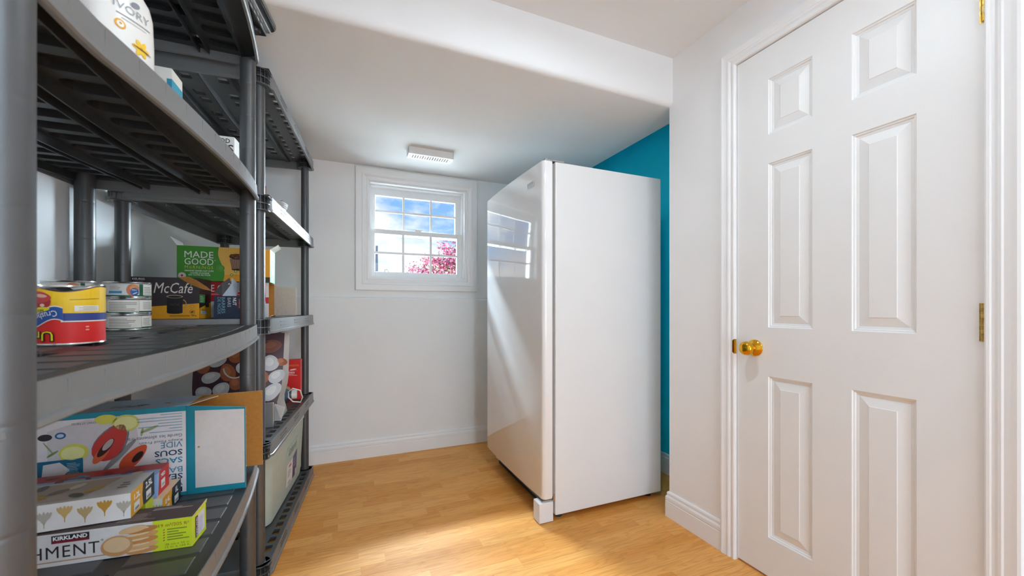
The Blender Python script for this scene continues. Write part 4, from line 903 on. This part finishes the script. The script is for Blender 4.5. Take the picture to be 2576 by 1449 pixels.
p.text(0.136, 0.050, 'McCaf\u00e9', 0.010, '#4d4640', w=0.030, align='c', layer=6, shear=0.25)
p.ell(0.190, 0.026, 0.0085, 0.0075, '#7a5a1c', 3); p.ell(0.190, 0.026, 0.0072, 0.0062, '#f0a81c', 4); p.ell(0.190, 0.026, 0.005, 0.003, '#4b3a1c', 5, rot=0.5); p.ell(0.190, 0.047, 0.008, 0.007, '#c98d24', 3); p.ell(0.190, 0.047, 0.0068, 0.0058, '#f0a81c', 4)
p.text(0.187, 0.008, '250 g', 0.0075, '#3a2a18', w=0.016, layer=3, bold=0.02); p.rect(0.120, 0.0095, 0.182, 0.0125, '#8a6518', 3); p.build(mc)
p = Print(face('right', mcw, mcd, mch)); p.poly([(0, 0), (mcd, 0), (mcd, 0.066), (0, 0.040)], '#f2b021', 1); p.rect(0.0, 0.062, 0.07, 0.095, '#3f9a49', 2); p.lines(0.008, 0.066, 0.05, 0.026, 4, '#bfe0bf', 3); p.rect(0.075, 0.045, 0.118, 0.095, '#1b1413', 3); p.rect(0.020, 0.018, 0.085, 0.030, '#d7dfe6', 2); p.lines(0.03, 0.02, 0.06, 0.02, 4, '#6b5a2c', 3); p.build(mc, 'side_print')
# torn flaps
flap(mc, [(0.040, -mcd / 2 - 0.001, mch + 0.001), (0.075, -mcd / 2 - 0.006, mch + 0.004), (0.100, -mcd / 2 - 0.012, mch - 0.008), (0.135, -mcd / 2 - 0.020, mch - 0.034), (0.152, -mcd / 2 - 0.022, mch - 0.050), (0.122, -mcd / 2 - 0.020, mch - 0.044), (0.080, -mcd / 2 - 0.010, mch - 0.026)], 0.001, M_card, M_card, 'torn_flap')
f2 = flap(mc, [(0.152, -mcd / 2 + 0.01, mch - 0.054), (0.178, -mcd / 2 + 0.012, mch - 0.068), (0.206, -mcd / 2 + 0.020, mch - 0.020), (0.200, -mcd / 2 + 0.020, mch + 0.006), (0.176, -mcd / 2 + 0.012, mch - 0.018)], 0.001, ink('#332a2c'), ink('#3b3133'), 'torn_corner')
fA = Vector((0.152, -mcd / 2 + 0.010, mch - 0.054)); uA = (Vector((0.200, -mcd / 2 + 0.020, mch + 0.006)) - fA).normalized()
p = Print(lambda a, b_, e: tuple(fA + uA * a + Vector((0.55, 0.10, -0.80)).normalized() * b_ + Vector((0, -0.0014 - e, 0)))); p.text(0.016, 0.014, 'Caf\u00e9', 0.020, '#efe6da', w=0.050, rot=math.pi * 0.0, layer=2, bold=0.01, shear=0.2); p.build(mc, 'torn_print', 'torn_lettering')
flap(mc, [(0.178, -mcd / 2 + 0.012, mch - 0.0685), (0.224, -mcd / 2 + 0.020, mch - 0.068), (0.245, -mcd / 2 + 0.028, mch - 0.002), (0.226, -mcd / 2 + 0.026, mch - 0.014), (0.207, -mcd / 2 + 0.021, mch + 0.006), (0.206, -mcd / 2 + 0.020, mch - 0.02)], 0.001, M_dvg, mat('foil_grey', hx('#8b8f94'), 0.3, 0.5), 'foil_side')
# navy nut-bar box
nw, nd, nh = 0.145, 0.090, 0.090; nx_, ny_ = -0.484 + nw / 2, 1.962 + nd / 2
nb_ = carton('nut_bar_box', 'navy blue nut bar box beside the coffee pod box', 'box', (nx_, ny_, zB), 0, (nw, nd, nh), {'all': ink('#20344f')})
p = Print(face('front', nw, nd, nh)); RT = -math.pi / 2
p.text(0.012, 0.086, 'DE NOIX', 0.012, '#7fb3c4', w=0.070, rot=RT); p.text(0.026, 0.086, 'BARRES', 0.012, '#8fc0cf', w=0.066, rot=RT); p.text(0.046, 0.084, 'BARS', 0.012, '#c9d5dc', w=0.038, rot=RT); p.text(0.064, 0.084, 'NUT', 0.013, '#f2f4f5', w=0.032, rot=RT, bold=0.03)
p.rect(0.084, 0.038, 0.092, 0.082, '#14161c', 1); p.rect(0.082, 0.038, 0.0845, 0.082, '#a12a35', 2); p.text(0.0865, 0.080, 'KIRKLAND', 0.006, '#ffffff', w=0.040, rot=RT, layer=3, bold=0.03); p.build(nb_)
# red and white carton below the green one, right end open
rw_, rd, rh = 0.318, 0.165, 0.156; rcx, rcy = -0.310 - rw_ / 2, 2.085 + rd / 2
rc = carton('bar_carton', 'red and white carton with an open end under the green box', 'box', (rcx, rcy, zB), 0, (rw_, rd, rh), {'all': M_white, 'inside': M_card, 'front': ink('#dedad6'), 'top': ink('#b71c22')}, open_right=True)
p = Print(face('front', rw_, rd, rh)); p.rect(0, 0.070, rw_ - 0.012, rh, '#c01d23', 1); p.rect(rw_ - 0.012, 0.062, rw_, 0.090, '#c8242a', 1); p.rect(0.08, 0.098, rw_ - 0.03, 0.104, '#d9857c', 2)
p.text(0.215, 0.112, 'MADE GOOD', 0.030, '#f3e6e0', w=0.175, align='r', layer=2, bold=0.0); p.text(0.246, 0.113, 'D', 0.028, '#f3e6e0', layer=2); p.text(0.268, 0.136, '\u00ae', 0.006, '#f3e6e0', layer=2); p.rect(0.17, 0.082, 0.26, 0.094, '#d98a80', 2); p.build(rc)
flap(rc, [(rw_ / 2 + 0.001, rd / 2 - 0.001, 0.004), (rw_ / 2 + 0.095, rd / 2 - 0.012, 0.006), (rw_ / 2 + 0.095, rd / 2 - 0.012, 0.140), (rw_ / 2 + 0.001, rd / 2 - 0.001, rh - 0.004)], 0.0012, M_cardgrey, M_cardgrey, 'end_flap')
flap(rc, [(rw_ / 2 + 0.001, -rd / 2 + 0.01, 0.0012), (rw_ / 2 + 0.001, rd / 2 - 0.01, 0.0012), (rw_ / 2 + 0.010, rd / 2 - 0.02, 0.008), (rw_ / 2 + 0.010, -rd / 2 + 0.02, 0.008)], 0.001, M_white, M_card, 'bottom_flap')
# green and yellow oat-cup box on top
gw, gd, gh = 0.335, 0.135, 0.146; gcx, gcy = -0.302 - gw / 2, 2.066 + gd / 2
gr = carton('oat_cup_box', 'green and yellow oat cup box with raised flaps on top of the red carton', 'box', (gcx, gcy, zB + rh + 0.001), 0, (gw, gd, gh), {'all': ink('#3f8f1f'), 'right': ink('#62b96c'), 'top': ink('#1f4a38')})
p = Print(face('front', gw, gd, gh))
yl = [(0.148 + 0.008 * math.sin(t * 6.0) + 0.012 * (1 - t), gh * t) for t in [i / 16 for i in range(17)]]
for (s0, t0), (s1, t1) in zip(yl, yl[1:]): p.poly([(s0, t0), (gw, t0), (gw, t1), (s1, t1)], '#e9b44c' if t0 > 0.02 else '#eda41c', 1)
p.rect(gw - 0.045, 0.0, gw, gh, '#eda41c', 2); p.rect(gw - 0.02, 0.0, gw, 0.022, '#3a2c20', 3)
p.text(0.026, 0.097, 'MADE', 0.027, '#eceae4', w=0.100); p.text(0.026, 0.067, 'GOOD', 0.027, '#eceae4', w=0.100); p.text(0.128, 0.086, '\u2122', 0.003, '#eceae4')
p.text(0.027, 0.050, 'M\u00f6RNiNGS', 0.013, '#d9c24c', w=0.098, space=1.2)
p.text(0.076, 0.0385, 'ORGANIC BAKED OAT CUPS', 0.0062, '#e6ece0', w=0.100, align='c', bold=0.02); p.text(0.078, 0.029, 'COUPES D\u2019AVOINE', 0.0062, '#e6ece0', w=0.066, align='c', bold=0.02); p.text(0.078, 0.021, 'BIO CUITES AU FOUR', 0.0062, '#e6ece0', w=0.076, align='c', bold=0.02)
p.ell(0.018, 0.020, 0.0135, 0.0135, '#e5dfdc', 2); p.ell(0.018, 0.020, 0.0115, 0.0115, '#d9b9b4', 3); p.ell(0.018, 0.020, 0.0095, 0.0095, '#e9e2de', 4)
leaf = [(0, -7), (0.6, -3), (4, -4), (3.2, -2), (6, 1), (4.6, 1.6), (5, 4), (2.6, 3), (1.6, 6.5), (0, 8)]; leaf = leaf + [(-a, b_) for a, b_ in leaf[::-1][1:-1]]
p.poly([(0.018 + a * 0.0009, 0.020 + b_ * 0.0009) for a, b_ in leaf], '#c3242b', 5)
p.ell(0.152, 0.056, 0.0145, 0.0140, '#7fa83c', 3); p.ell(0.152, 0.056, 0.0132, 0.0127, '#3f8f1f', 4); p.ell(0.152, 0.056, 0.0085, 0.0085, '#69a545', 5); p.lines(0.145, 0.05, 0.014, 0.012, 4, '#3f8f1f', 6)
mx_ = 0.212
p.poly([(mx_ - 0.028, 0.098), (mx_ - 0.021, 0.052), (mx_ + 0.021, 0.052), (mx_ + 0.028, 0.098)], '#6a3320', 2)
for i in range(15): x = mx_ - 0.027 + i * 0.0037; p.poly([(x, 0.098), (x + 0.0013, 0.098), (mx_ + (x + 0.001 - mx_) * 0.76, 0.054), (mx_ + (x - mx_) * 0.76, 0.054)], '#c7ab94', 3)
p.ell(mx_, 0.052, 0.021, 0.005, '#5a2a1a', 2); p.ell(mx_, 0.108, 0.030, 0.013, '#5a2f1c', 4); rnd = random.Random(2)
for i in range(26): p.ell(mx_ + rnd.uniform(-0.025, 0.025), 0.108 + rnd.uniform(-0.010, 0.011), 0.0035, 0.002, rnd.choice(('#7d4a2a', '#3c1d12', '#a5673a', '#6b3a22')), 5 + i % 3, rot=rnd.uniform(0, 3), n=8)
for (ex_, ey_) in ((0.206, 0.044), (0.191, 0.028)): p.ell(ex_, ey_, 0.0058, 0.0058, '#5f8f2a', 3); p.ell(ex_, ey_, 0.003, 0.003, '#cfe09a', 4); p.lines(ex_ + 0.009, ey_ - 0.005, 0.02, 0.009, 3, '#b98f34', 3)
p.build(gr)
p = Print(face('right', gw, gd, gh)); p.text(0.065, 0.118, 'MADE', 0.012, '#f3f7f0', w=0.075, align='c'); p.text(0.065, 0.102, 'GOOD', 0.012, '#f3f7f0', w=0.075, align='c'); p.lines(0.03, 0.08, 0.07, 0.016, 3, '#e4f3e2', 1); p.ell(0.065, 0.060, 0.028, 0.013, '#c9a79b', 1); p.ell(0.065, 0.036, 0.024, 0.017, '#a8707f', 1); p.ell(0.065, 0.045, 0.028, 0.006, '#efe6e2', 2); p.lines(0.03, 0.008, 0.07, 0.012, 2, '#e4f3e2', 1); p.build(gr, 'side_print', 'side_lettering')
flap(gr, [(-gw / 2, -gd / 2 + 0.004, gh), (-gw / 2, gd / 2 - 0.03, gh), (-gw / 2 - 0.008, gd / 2 - 0.05, gh + 0.024), (-gw / 2 - 0.026, -gd / 2 + 0.012, gh + 0.036)], 0.001, M_cardgrey, M_cardgrey, 'raised_flap')
flap(gr, [(gw / 2, -gd / 2 + 0.002, gh), (gw / 2 + 0.030, -gd / 2 + 0.020, gh + 0.026), (gw / 2 + 0.030, gd / 2 - 0.03, gh + 0.020), (gw / 2, gd / 2 - 0.01, gh)], 0.001, M_cardgrey, M_cardgrey, 'raised_flap')
# maroon box standing behind
mb_ = carton('chocolate_box', 'dark maroon box peeking out behind the green oat cup box', 'box', (-0.655, 2.30, zB), 0, (0.07, 0.10, 0.262), {'all': ink('#3c1f2b')})
p = Print(face('front', 0.07, 0.10, 0.262)); p.text(0.040, 0.165, 'MADE', 0.020, '#9fb0c4', w=0.075, rot=math.pi / 2); p.build(mb_)

# ------------------------------------------------------------------ far unit, fourth level: bowl with dried pods
M_rope = mat('pale_rope', hx('#b9b6b2'), 0.9, var=0.12, vscale=150)
bw = tag(empty('woven_bowl', (-0.312, 2.14, onB(3))), 'small pale woven rope bowl on the far shelving unit', 'bowl')
b = MB(); zr = [(0.040, 0.006), (0.048, 0.010), (0.054, 0.018), (0.059, 0.026), (0.063, 0.034), (0.066, 0.042), (0.067, 0.050)]
for i, (r, z) in enumerate(zr): b.tube([(r * math.cos(2 * math.pi * j / 32), r * math.sin(2 * math.pi * j / 32), z + 0.0006 * math.sin(j * 2.2 + i)) for j in range(32)], 0.0048, M_rope, 7, closed=True)
b.build('rope_coils', bw, smooth=True)
b = MB(); b.lathe([(0, 0.0005), (0.040, 0.0005), (0.040, 0.006), (0, 0.007)], (0, 0, 0), M_rope, 'z', 28, cap=False); b.build('bowl_base', bw)
M_pod = mat('dried_red', hx('#9c4438'), 0.6, var=0.25, vscale=60); M_pod2 = mat('dried_grey', hx('#6f6a66'), 0.8, var=0.25, vscale=60)
def pod(name, label, base, tip, wid, m, curl=0.01):
    base, tip = Vector(base), Vector(tip); d = tip - base; s = d.cross(Vector((0, 0, 1))).normalized(); up = s.cross(d).normalized(); b = MB(); k = 6; vs = []
    for i in range(k + 1):
        t = i / k; ww = wid * math.sin(math.pi * min(0.98, 0.12 + 0.86 * t)) ; c_ = d * t + up * curl * math.sin(math.pi * t)
        vs += [c_ - s * ww, c_ + up * ww * 0.5, c_ + s * ww, c_ - up * 0.0012]
    b.add(vs, [(i * 4 + q, i * 4 + (q + 1) % 4, i * 4 + 4 + (q + 1) % 4, i * 4 + 4 + q) for i in range(k) for q in range(4)] + [(0, 1, 2, 3), (k * 4, k * 4 + 1, k * 4 + 2, k * 4 + 3)], m)
    o = b.build(name, smooth=True); o.location = base; return tag(o, label, 'dried leaf', 'dried leaves in the woven bowl')
z4 = onB(3) + 0.014
pod('dried_leaf', 'curled red dried leaf rising from the woven bowl', (-0.340, 2.110, z4), (-0.318, 2.068, z4 + 0.098), 0.010, M_pod)
pod('dried_leaf', 'grey dried leaf at the left of the woven bowl', (-0.345, 2.14, z4), (-0.372, 2.085, z4 + 0.085), 0.008, M_pod2)
pod('dried_leaf', 'grey pointed dried leaf at the right of the woven bowl', (-0.290, 2.145, z4), (-0.262, 2.152, z4 + 0.062), 0.012, M_pod2)
pod('dried_leaf', 'short dark red dried leaf in the middle of the woven bowl', (-0.310, 2.135, z4), (-0.300, 2.090, z4 + 0.050), 0.009, M_pod)

# ------------------------------------------------------------------ far unit, second level: egg bag, red packet, water jug
z2 = onB(1)
eg = tag(empty('egg_print_bag', (-0.440, 2.24, z2), R(-3)), 'tall grocery bag printed with white and brown eggs', 'bag')
ew, ed, eh = 0.350, 0.20, 0.405
def egf(s, t, e):
    u_ = s / ew; v_ = t / eh; wd = 1.0 - 0.10 * math.exp(-((v_ - 0.18) / 0.14) ** 2)
    bul = 0.022 * math.sin(math.pi * min(1, max(0, u_))) * (0.3 + 0.7 * math.sin(math.pi * min(1, v_ + 0.1)))
    return ((s - ew / 2) * wd + 0.012 * v_, -ed / 2 * (1 - 0.35 * v_) - bul - e, t)
b = MB(); nx, nz = 14, 14; MBAG = mat('bag_film', hx('#4a2c33'), 0.35, var=0.1, vscale=12); MBS = mat('bag_silver', hx('#b4b1ae'), 0.4, var=0.1, vscale=20)
vs = [egf(ew * i / nx, eh * j / nz, 0) for j in range(nz + 1) for i in range(nx + 1)]
b.add(vs, [(j * (nx + 1) + i, j * (nx + 1) + i + 1, (j + 1) * (nx + 1) + i + 1, (j + 1) * (nx + 1) + i) for j in range(nz) for i in range(nx)], MBAG); BODY[eg.name] = b.build('front_panel', eg, smooth=True)
b = MB()
def egb(s, t): q = egf(s, t, 0); return (q[0], -q[1] * 0.9 + 0.0, q[2])
vs = [egb(ew * i / nx, eh * j / nz) for j in range(nz + 1) for i in range(nx + 1)]
b.add(vs, [(j * (nx + 1) + i, j * (nx + 1) + i + 1, (j + 1) * (nx + 1) + i + 1, (j + 1) * (nx + 1) + i) for j in range(nz) for i in range(nx)], MBS)
for s in (0, ew):                                     # gussets
    for j in range(nz):
        t0, t1 = eh * j / nz, eh * (j + 1) / nz; a0, a1 = Vector(egf(s, t0, 0)), Vector(egf(s, t1, 0)); c0, c1 = Vector(egb(s, t0)), Vector(egb(s, t1))
        k = -0.030 if s else 0.030; m0, m1 = (a0 + c0) / 2 + Vector((k * t0 / eh, 0, 0)), (a1 + c1) / 2 + Vector((k * t1 / eh, 0, 0))
        b.quad([a0, a1, m1, m0], MBS); b.quad([m0, m1, c1, c0], MBS)
b.quad([egf(0, 0, 0), egf(ew, 0, 0), egb(ew, 0), egb(0, 0)], MBS)
b.build('bag_sides', eg, smooth=False)
p = Print(egf); EGG = {'w': ('#c9ccd0', '#dfe0e1'), 'b': ('#a5603f', '#b9744f'), 'd': ('#7d4a3a', '#8d5743')}
for (s, t, rx, ry, rot, cc) in ((0.045, 0.150, 0.033, 0.026, 0.2, 'w'), (0.115, 0.160, 0.036, 0.030, 0.8, 'w'), (0.170, 0.185, 0.030, 0.026, 2.0, 'b'), (0.072, 0.215, 0.038, 0.024, 0.3, 'w'), (0.135, 0.235, 0.040, 0.030, 1.9, 'b'),
                              (0.195, 0.255, 0.030, 0.026, 0.6, 'w'), (0.255, 0.160, 0.040, 0.030, 0.9, 'd'), (0.315, 0.135, 0.044, 0.034, 0.9, 'w'), (0.328, 0.205, 0.036, 0.028, 0.7, 'w'), (0.268, 0.205, 0.028, 0.030, 1.2, 'b'), (0.298, 0.268, 0.037, 0.034, 1.8, 'w'),
                              (0.342, 0.270, 0.018, 0.026, 1.5, 'b'), (0.300, 0.345, 0.042, 0.030, 0.2, 'd'), (0.225, 0.320, 0.036, 0.030, 0.4, 'w'), (0.160, 0.310, 0.036, 0.030, 2.2, 'b'), (0.090, 0.290, 0.038, 0.030, 0.2, 'w'), (0.040, 0.262, 0.030, 0.026, 1.1, 'b'), (0.060, 0.350, 0.036, 0.028, 0.4, 'w'), (0.130, 0.370, 0.034, 0.026, 0.3, 'b'), (0.210, 0.105, 0.032, 0.028, 0.3, 'w'), (0.205, 0.380, 0.034, 0.022, 0.3, 'd')):
    k = 1 + (int(s * 1000) % 3); p.ell(s, t, rx, ry, EGG[cc][0], k, rot=rot, egg=0.16); p.ell(s - 0.004, t + 0.006, rx * 0.55, ry * 0.5, EGG[cc][1], k + 1, rot=rot, egg=0.16)
for i in range(8): a = R(190 + i * 14); a1 = R(204 + i * 14); p.poly([(0.165 + q * 0.9 * math.cos(x), 0.262 + q * math.sin(x)) for q, x in ((0.050, a), (0.056, a), (0.056, a1), (0.050, a1))], '#d6d2d0', 6)
p.rect(0.0, 0.0, ew, 0.075, '#8f8a86', 3, n=14); p.text(0.300, 0.012, 'king', 0.013, '#2b2a2a', w=0.032, layer=5, bold=0.02); p.lines(0.19, 0.03, 0.09, 0.035, 4, '#77726e', 4)
p.build(eg)
flap(eg, [(ew / 2 - 0.05, -ed / 2 - 0.002, 0.001), (ew / 2 + 0.006, -ed / 2 - 0.014, 0.002), (ew / 2 + 0.016, -ed / 2 + 0.02, 0.055), (ew / 2 - 0.02, -ed / 2 - 0.006, 0.080)], 0.002, MBS, mat('bag_white', hx('#cfcfd0'), 0.35), 'folded_corner')
# thin foil sleeve edge between post and bag
fo_ = tag(empty('foil_pack', (-0.298, 2.02, z2)), 'thin shiny foil pack standing before the egg bag', 'packet')
b = MB(); b.box((-0.04, 0, 0), (0.016, 0.008, 0.108), M_dvs); b.build('pack_body', fo_, bevel=0.002)
b = MB()
for i in range(18): b.box((0.0162, 0.0, 0.006 + i * 0.0055), (0.0175, 0.008, 0.009 + i * 0.0055), M_steel)
b.build('crimp', fo_)
# red packet
rp = carton('red_packet', 'upright red coffee packet at the window end of the far shelving unit', 'packet', (-0.285, 2.615, z2), R(-4), (0.120, 0.05, 0.228), {'all': ink('#d8201c')})
p = Print(face('front', 0.120, 0.05, 0.228)); p.text(0.062, 0.190, 'PASSION', 0.011, '#e89a4a', w=0.048); p.text(0.054, 0.150, 'Notre', 0.013, '#f6ece6', w=0.036, bold=0.02); p.lines(0.054, 0.138, 0.052, 0.012, 2, '#f2cfc6', 1); p.ell(0.082, 0.172, 0.017, 0.004, '#f2dcd4', 1, rot=0.15); p.rect(0.036, 0.164, 0.104, 0.1648, '#e8a090', 1)
p.poly([(0.005, 0.060), (0.03, 0.078), (0.05, 0.080), (0.065, 0.072), (0.072, 0.055), (0.09, 0.045), (0.09, 0.03), (0.005, 0.03)], '#d8c39a', 1); p.build(rp)
# water jug lying on its side, neck towards the room
jg = tag(empty('water_jug', (-0.330, 2.42, z2)), 'clear blue water jug lying on its side with white cap and handle', 'jug')
MJ = mat('jug_plastic', hx('#6f8ea3'), 0.12, var=0.03, trans=0.55, ior=1.3); r0 = 0.062
b = MB(); b.lathe([(0, -0.16), (r0 - .006, -0.16), (r0, -0.15), (r0, -0.10), (r0 - .002, -0.095), (r0, -0.09), (r0, -0.02), (r0 * 0.9, 0.005), (r0 * 0.65, 0.035), (0.024, 0.062), (0.019, 0.070), (0.019, 0.078)], (0, 0, r0 + 0.001), MJ, 'x', 32, cap=False); jb = b.build('jug_body', jg, smooth=True)
b = MB(); b.lathe([(0.0, 0.100), (0.023, 0.100), (0.0245, 0.097), (0.0245, 0.077), (0.0, 0.077)], (0, 0, r0 + 0.001), M_white, 'x', 24, cap=False); b.build('cap', jg, smooth=True)
b = MB(); b.tube([(0.062, -0.026, r0 + 0.020), (0.085, -0.045, r0 + 0.040), (0.120, -0.040, r0 + 0.026), (0.128, -0.015, r0 - 0.016), (0.118, 0.0, r0 - 0.045), (0.082, -0.010, r0 - 0.036), (0.064, -0.024, r0 - 0.010)], 0.0036, M_white, 8, closed=True); b.build('handle', jg, smooth=True)

# ------------------------------------------------------------------ cooler on the bottom level of the far unit
co_ = tag(empty('cooler', (-0.4253, 2.395, onB(0)), R(-6.5)), 'sage green cooler with white lid on the bottom shelf', 'cooler')
MC = mat('cooler_green', hx('#b9c5bb'), 0.5, var=0.03, bump=0.1, bscale=300); MCL = mat('cooler_lid', hx('#d9d8d4'), 0.45, var=0.02)
cw, cl, ch = 0.34, 0.70, 0.325; b = MB()
def rring(hw, hl, r, z): return [(x, yv, z) for x, yv in rrect(-hw, hw, -hl, hl, r, 5)]
rows = [(0.148, 0.318, 0.05, 0.0), (0.156, 0.328, 0.055, 0.006), (0.160, 0.334, 0.055, 0.03), (0.172, 0.350, 0.05, ch)]
rg = [rring(*q) for q in rows]; n = len(rg[0])
b.add([q for r_ in rg for q in r_], [(i * n + j, i * n + (j + 1) % n, (i + 1) * n + (j + 1) % n, (i + 1) * n + j) for i in range(len(rg) - 1) for j in range(n)] + [tuple(range(n)), tuple((len(rg) - 1) * n + j for j in range(n))], MC); BODY[co_.name] = b.build('cooler_body', co_, smooth=True)
b = MB(); rg = [rring(*q) for q in ((0.170, 0.348, 0.05, ch + 0.001), (0.176, 0.354, 0.05, ch + 0.006), (0.176, 0.354, 0.05, ch + 0.040), (0.168, 0.346, 0.05, ch + 0.052))]
b.add([q for r_ in rg for q in r_], [(i * n + j, i * n + (j + 1) % n, (i + 1) * n + (j + 1) % n, (i + 1) * n + j) for i in range(3) for j in range(n)] + [tuple(range(n)), tuple(3 * n + j for j in range(n))], MCL); b.build('lid', co_, smooth=True)
def cside(s, t, e):
    k = (t - 0.03) / (ch - 0.03); return (0.160 + 0.012 * k + 0.0006 + e, s, t)
p = Print(cside)
p.poly([(-0.055, 0.060), (0.075, 0.060), (0.075, 0.175), (-0.055, 0.175)], '#e4e2e6', 2); p.poly([(0.075, 0.060), (0.165, 0.060), (0.165, 0.195), (0.075, 0.175)], '#3f4278', 2); p.poly([(0.075, 0.060), (0.12, 0.060), (0.12, 0.16), (0.075, 0.15)], '#4d3558', 3); p.rect(0.13, 0.062, 0.16, 0.092, '#cfd0dc', 4)
p.lines(-0.03, 0.105, 0.07, 0.04, 4, '#7d7d84', 3); p.rect(-0.01, 0.150, 0.04, 0.160, '#b0524e', 3); p.rect(-0.02, 0.066, 0.03, 0.078, '#a9a9b0', 3); p.lines(0.09, 0.12, 0.05, 0.05, 3, '#8f93c0', 4); p.build(co_, 'sticker')
b = MB()
for (s0, t0, s1, t1) in ((-0.045, 0.205, 0.165, 0.210), (-0.045, 0.258, 0.165, 0.263), (-0.045, 0.205, -0.039, 0.263), (0.159, 0.205, 0.165, 0.263)):
    q = [Vector(cside(*a, 0)) for a in ((s0, t0), (s1, t0), (s1, t1), (s0, t1))]; b.prism(q, (0.0025, 0, 0), MC)
vs_, fs_, tw, th = text2d('Coleman', 0.02, 0.1, 1.0); k1, k2 = 0.180 / tw, 0.036 / th
b.add([cside(-0.030 + a * k1, 0.216 + c_ * k2, 0.0022) for a, c_ in vs_], fs_, mat('cooler_emboss', hx('#8e9a90'), 0.5)); b.build('embossed_name', co_)

# ------------------------------------------------------------------ tree and pole outside
M_bark = mat('bark', hx('#4a3b30'), 0.9, var=0.3, vscale=20)
def leafmat(n_, c): return mat(n_, hx(c), 0.5, var=0.25, vscale=8)
LM = [leafmat('leaf_crimson', '#6d142c'), leafmat('leaf_pink', '#82244a'), leafmat('leaf_brown', '#4e3022'), leafmat('leaf_maroon', '#421020'), leafmat('leaf_olive', '#424328')]
tr = tag(empty('red_leaf_tree', (2.05, 7.0, 0.94)), 'crimson leaved tree seen through the lower right panes', 'tree')
b = MB(); b.tube([(0, 0, 0.0), (0.02, 0, 0.35), (0.0, 0.03, 0.8), (-0.05, 0.05, 1.2)], [0.05, 0.045, 0.035, 0.02], M_bark, 8); b.build('trunk', tr, smooth=True)
rnd = random.Random(8); tips = []
for i in range(22):
    a = rnd.uniform(0, 6.28); l_ = rnd.uniform(0.45, 0.95); z0_ = rnd.uniform(0.25, 0.75); e = rnd.uniform(-0.1, 0.75)
    p0 = Vector((0, 0.02, z0_)); p1 = p0 + Vector((math.cos(a) * l_ * 0.5, math.sin(a) * l_ * 0.5, e * 0.35)); p2 = p0 + Vector((math.cos(a) * l_, math.sin(a) * l_, e * 0.6)); tips.append((p0, p1, p2))
for (dx, dz) in ((-0.95, 0.62), (-0.75, 0.80), (-0.45, 1.02), (-0.2, 1.12), (0.2, 1.05), (-1.05, 0.36), (-1.0, 0.2), (-0.6, 0.45), (-0.35, 0.7), (0.05, 0.9)):
    p0 = Vector((0, 0.02, 0.75)); p2 = Vector((dx, rnd.uniform(-0.25, 0.15), dz + 0.14)); tips.append((p0, (p0 + p2) / 2 + Vector((0, 0, 0.05)), p2))
b = MB()
for t3 in tips: b.tube(list(t3), [0.012, 0.007, 0.003], M_bark, 5)
b.build('branches', tr)
b = MB()
for (p0, p1, p2) in tips:
    for k in range(480):
        t = rnd.uniform(0.25, 1.04); c_ = (p0.lerp(p1, t * 2) if t < 0.5 else p1.lerp(p2, (t - 0.5) * 2)) + Vector((rnd.gauss(0, .06), rnd.gauss(0, .06), rnd.gauss(0, .055)))
        d_ = Vector((rnd.gauss(0, 1), rnd.gauss(0, 1), rnd.gauss(0, 1))).normalized(); s_ = d_.cross(Vector((rnd.gauss(0, 1), rnd.gauss(0, 1), 0.3))).normalized(); l_ = rnd.uniform(0.016, 0.027)
        deep = c_.x > -0.75 and c_.z < 0.85
        m = rnd.choice((LM[2], LM[2], LM[4], LM[0], LM[3])) if deep and rnd.random() < 0.6 else rnd.choice((LM[0], LM[0], LM[1], LM[3]))
        b.add([c_ - d_ * l_, c_ + s_ * l_ * 0.55, c_ + d_ * l_, c_ - s_ * l_ * 0.55], [(0, 1, 2, 3)], m)
tag(b.build('foliage', tr), kind='stuff')
pl = tag(empty('utility_pole', (0.66, 9.0, 0.95)), 'thin dark utility pole seen through the left panes', 'pole')
b = MB(); b.lathe([(0, 0), (0.032, 0), (0.028, 0.9), (0.022, 1.45), (0, 1.45)], (0, 0, -0.01), mat('pole_dark', hx('#3d4450'), 0.8, var=0.2), 'z', 12, cap=False); b.build('pole_shaft', pl, smooth=True)
b = MB(); b.lathe([(0.034, 0.62), (0.036, 0.63), (0.036, 0.74), (0.034, 0.75)], (0, 0, 0), M_dvs, 'z', 12, cap=False); b.build('pole_collar', pl)
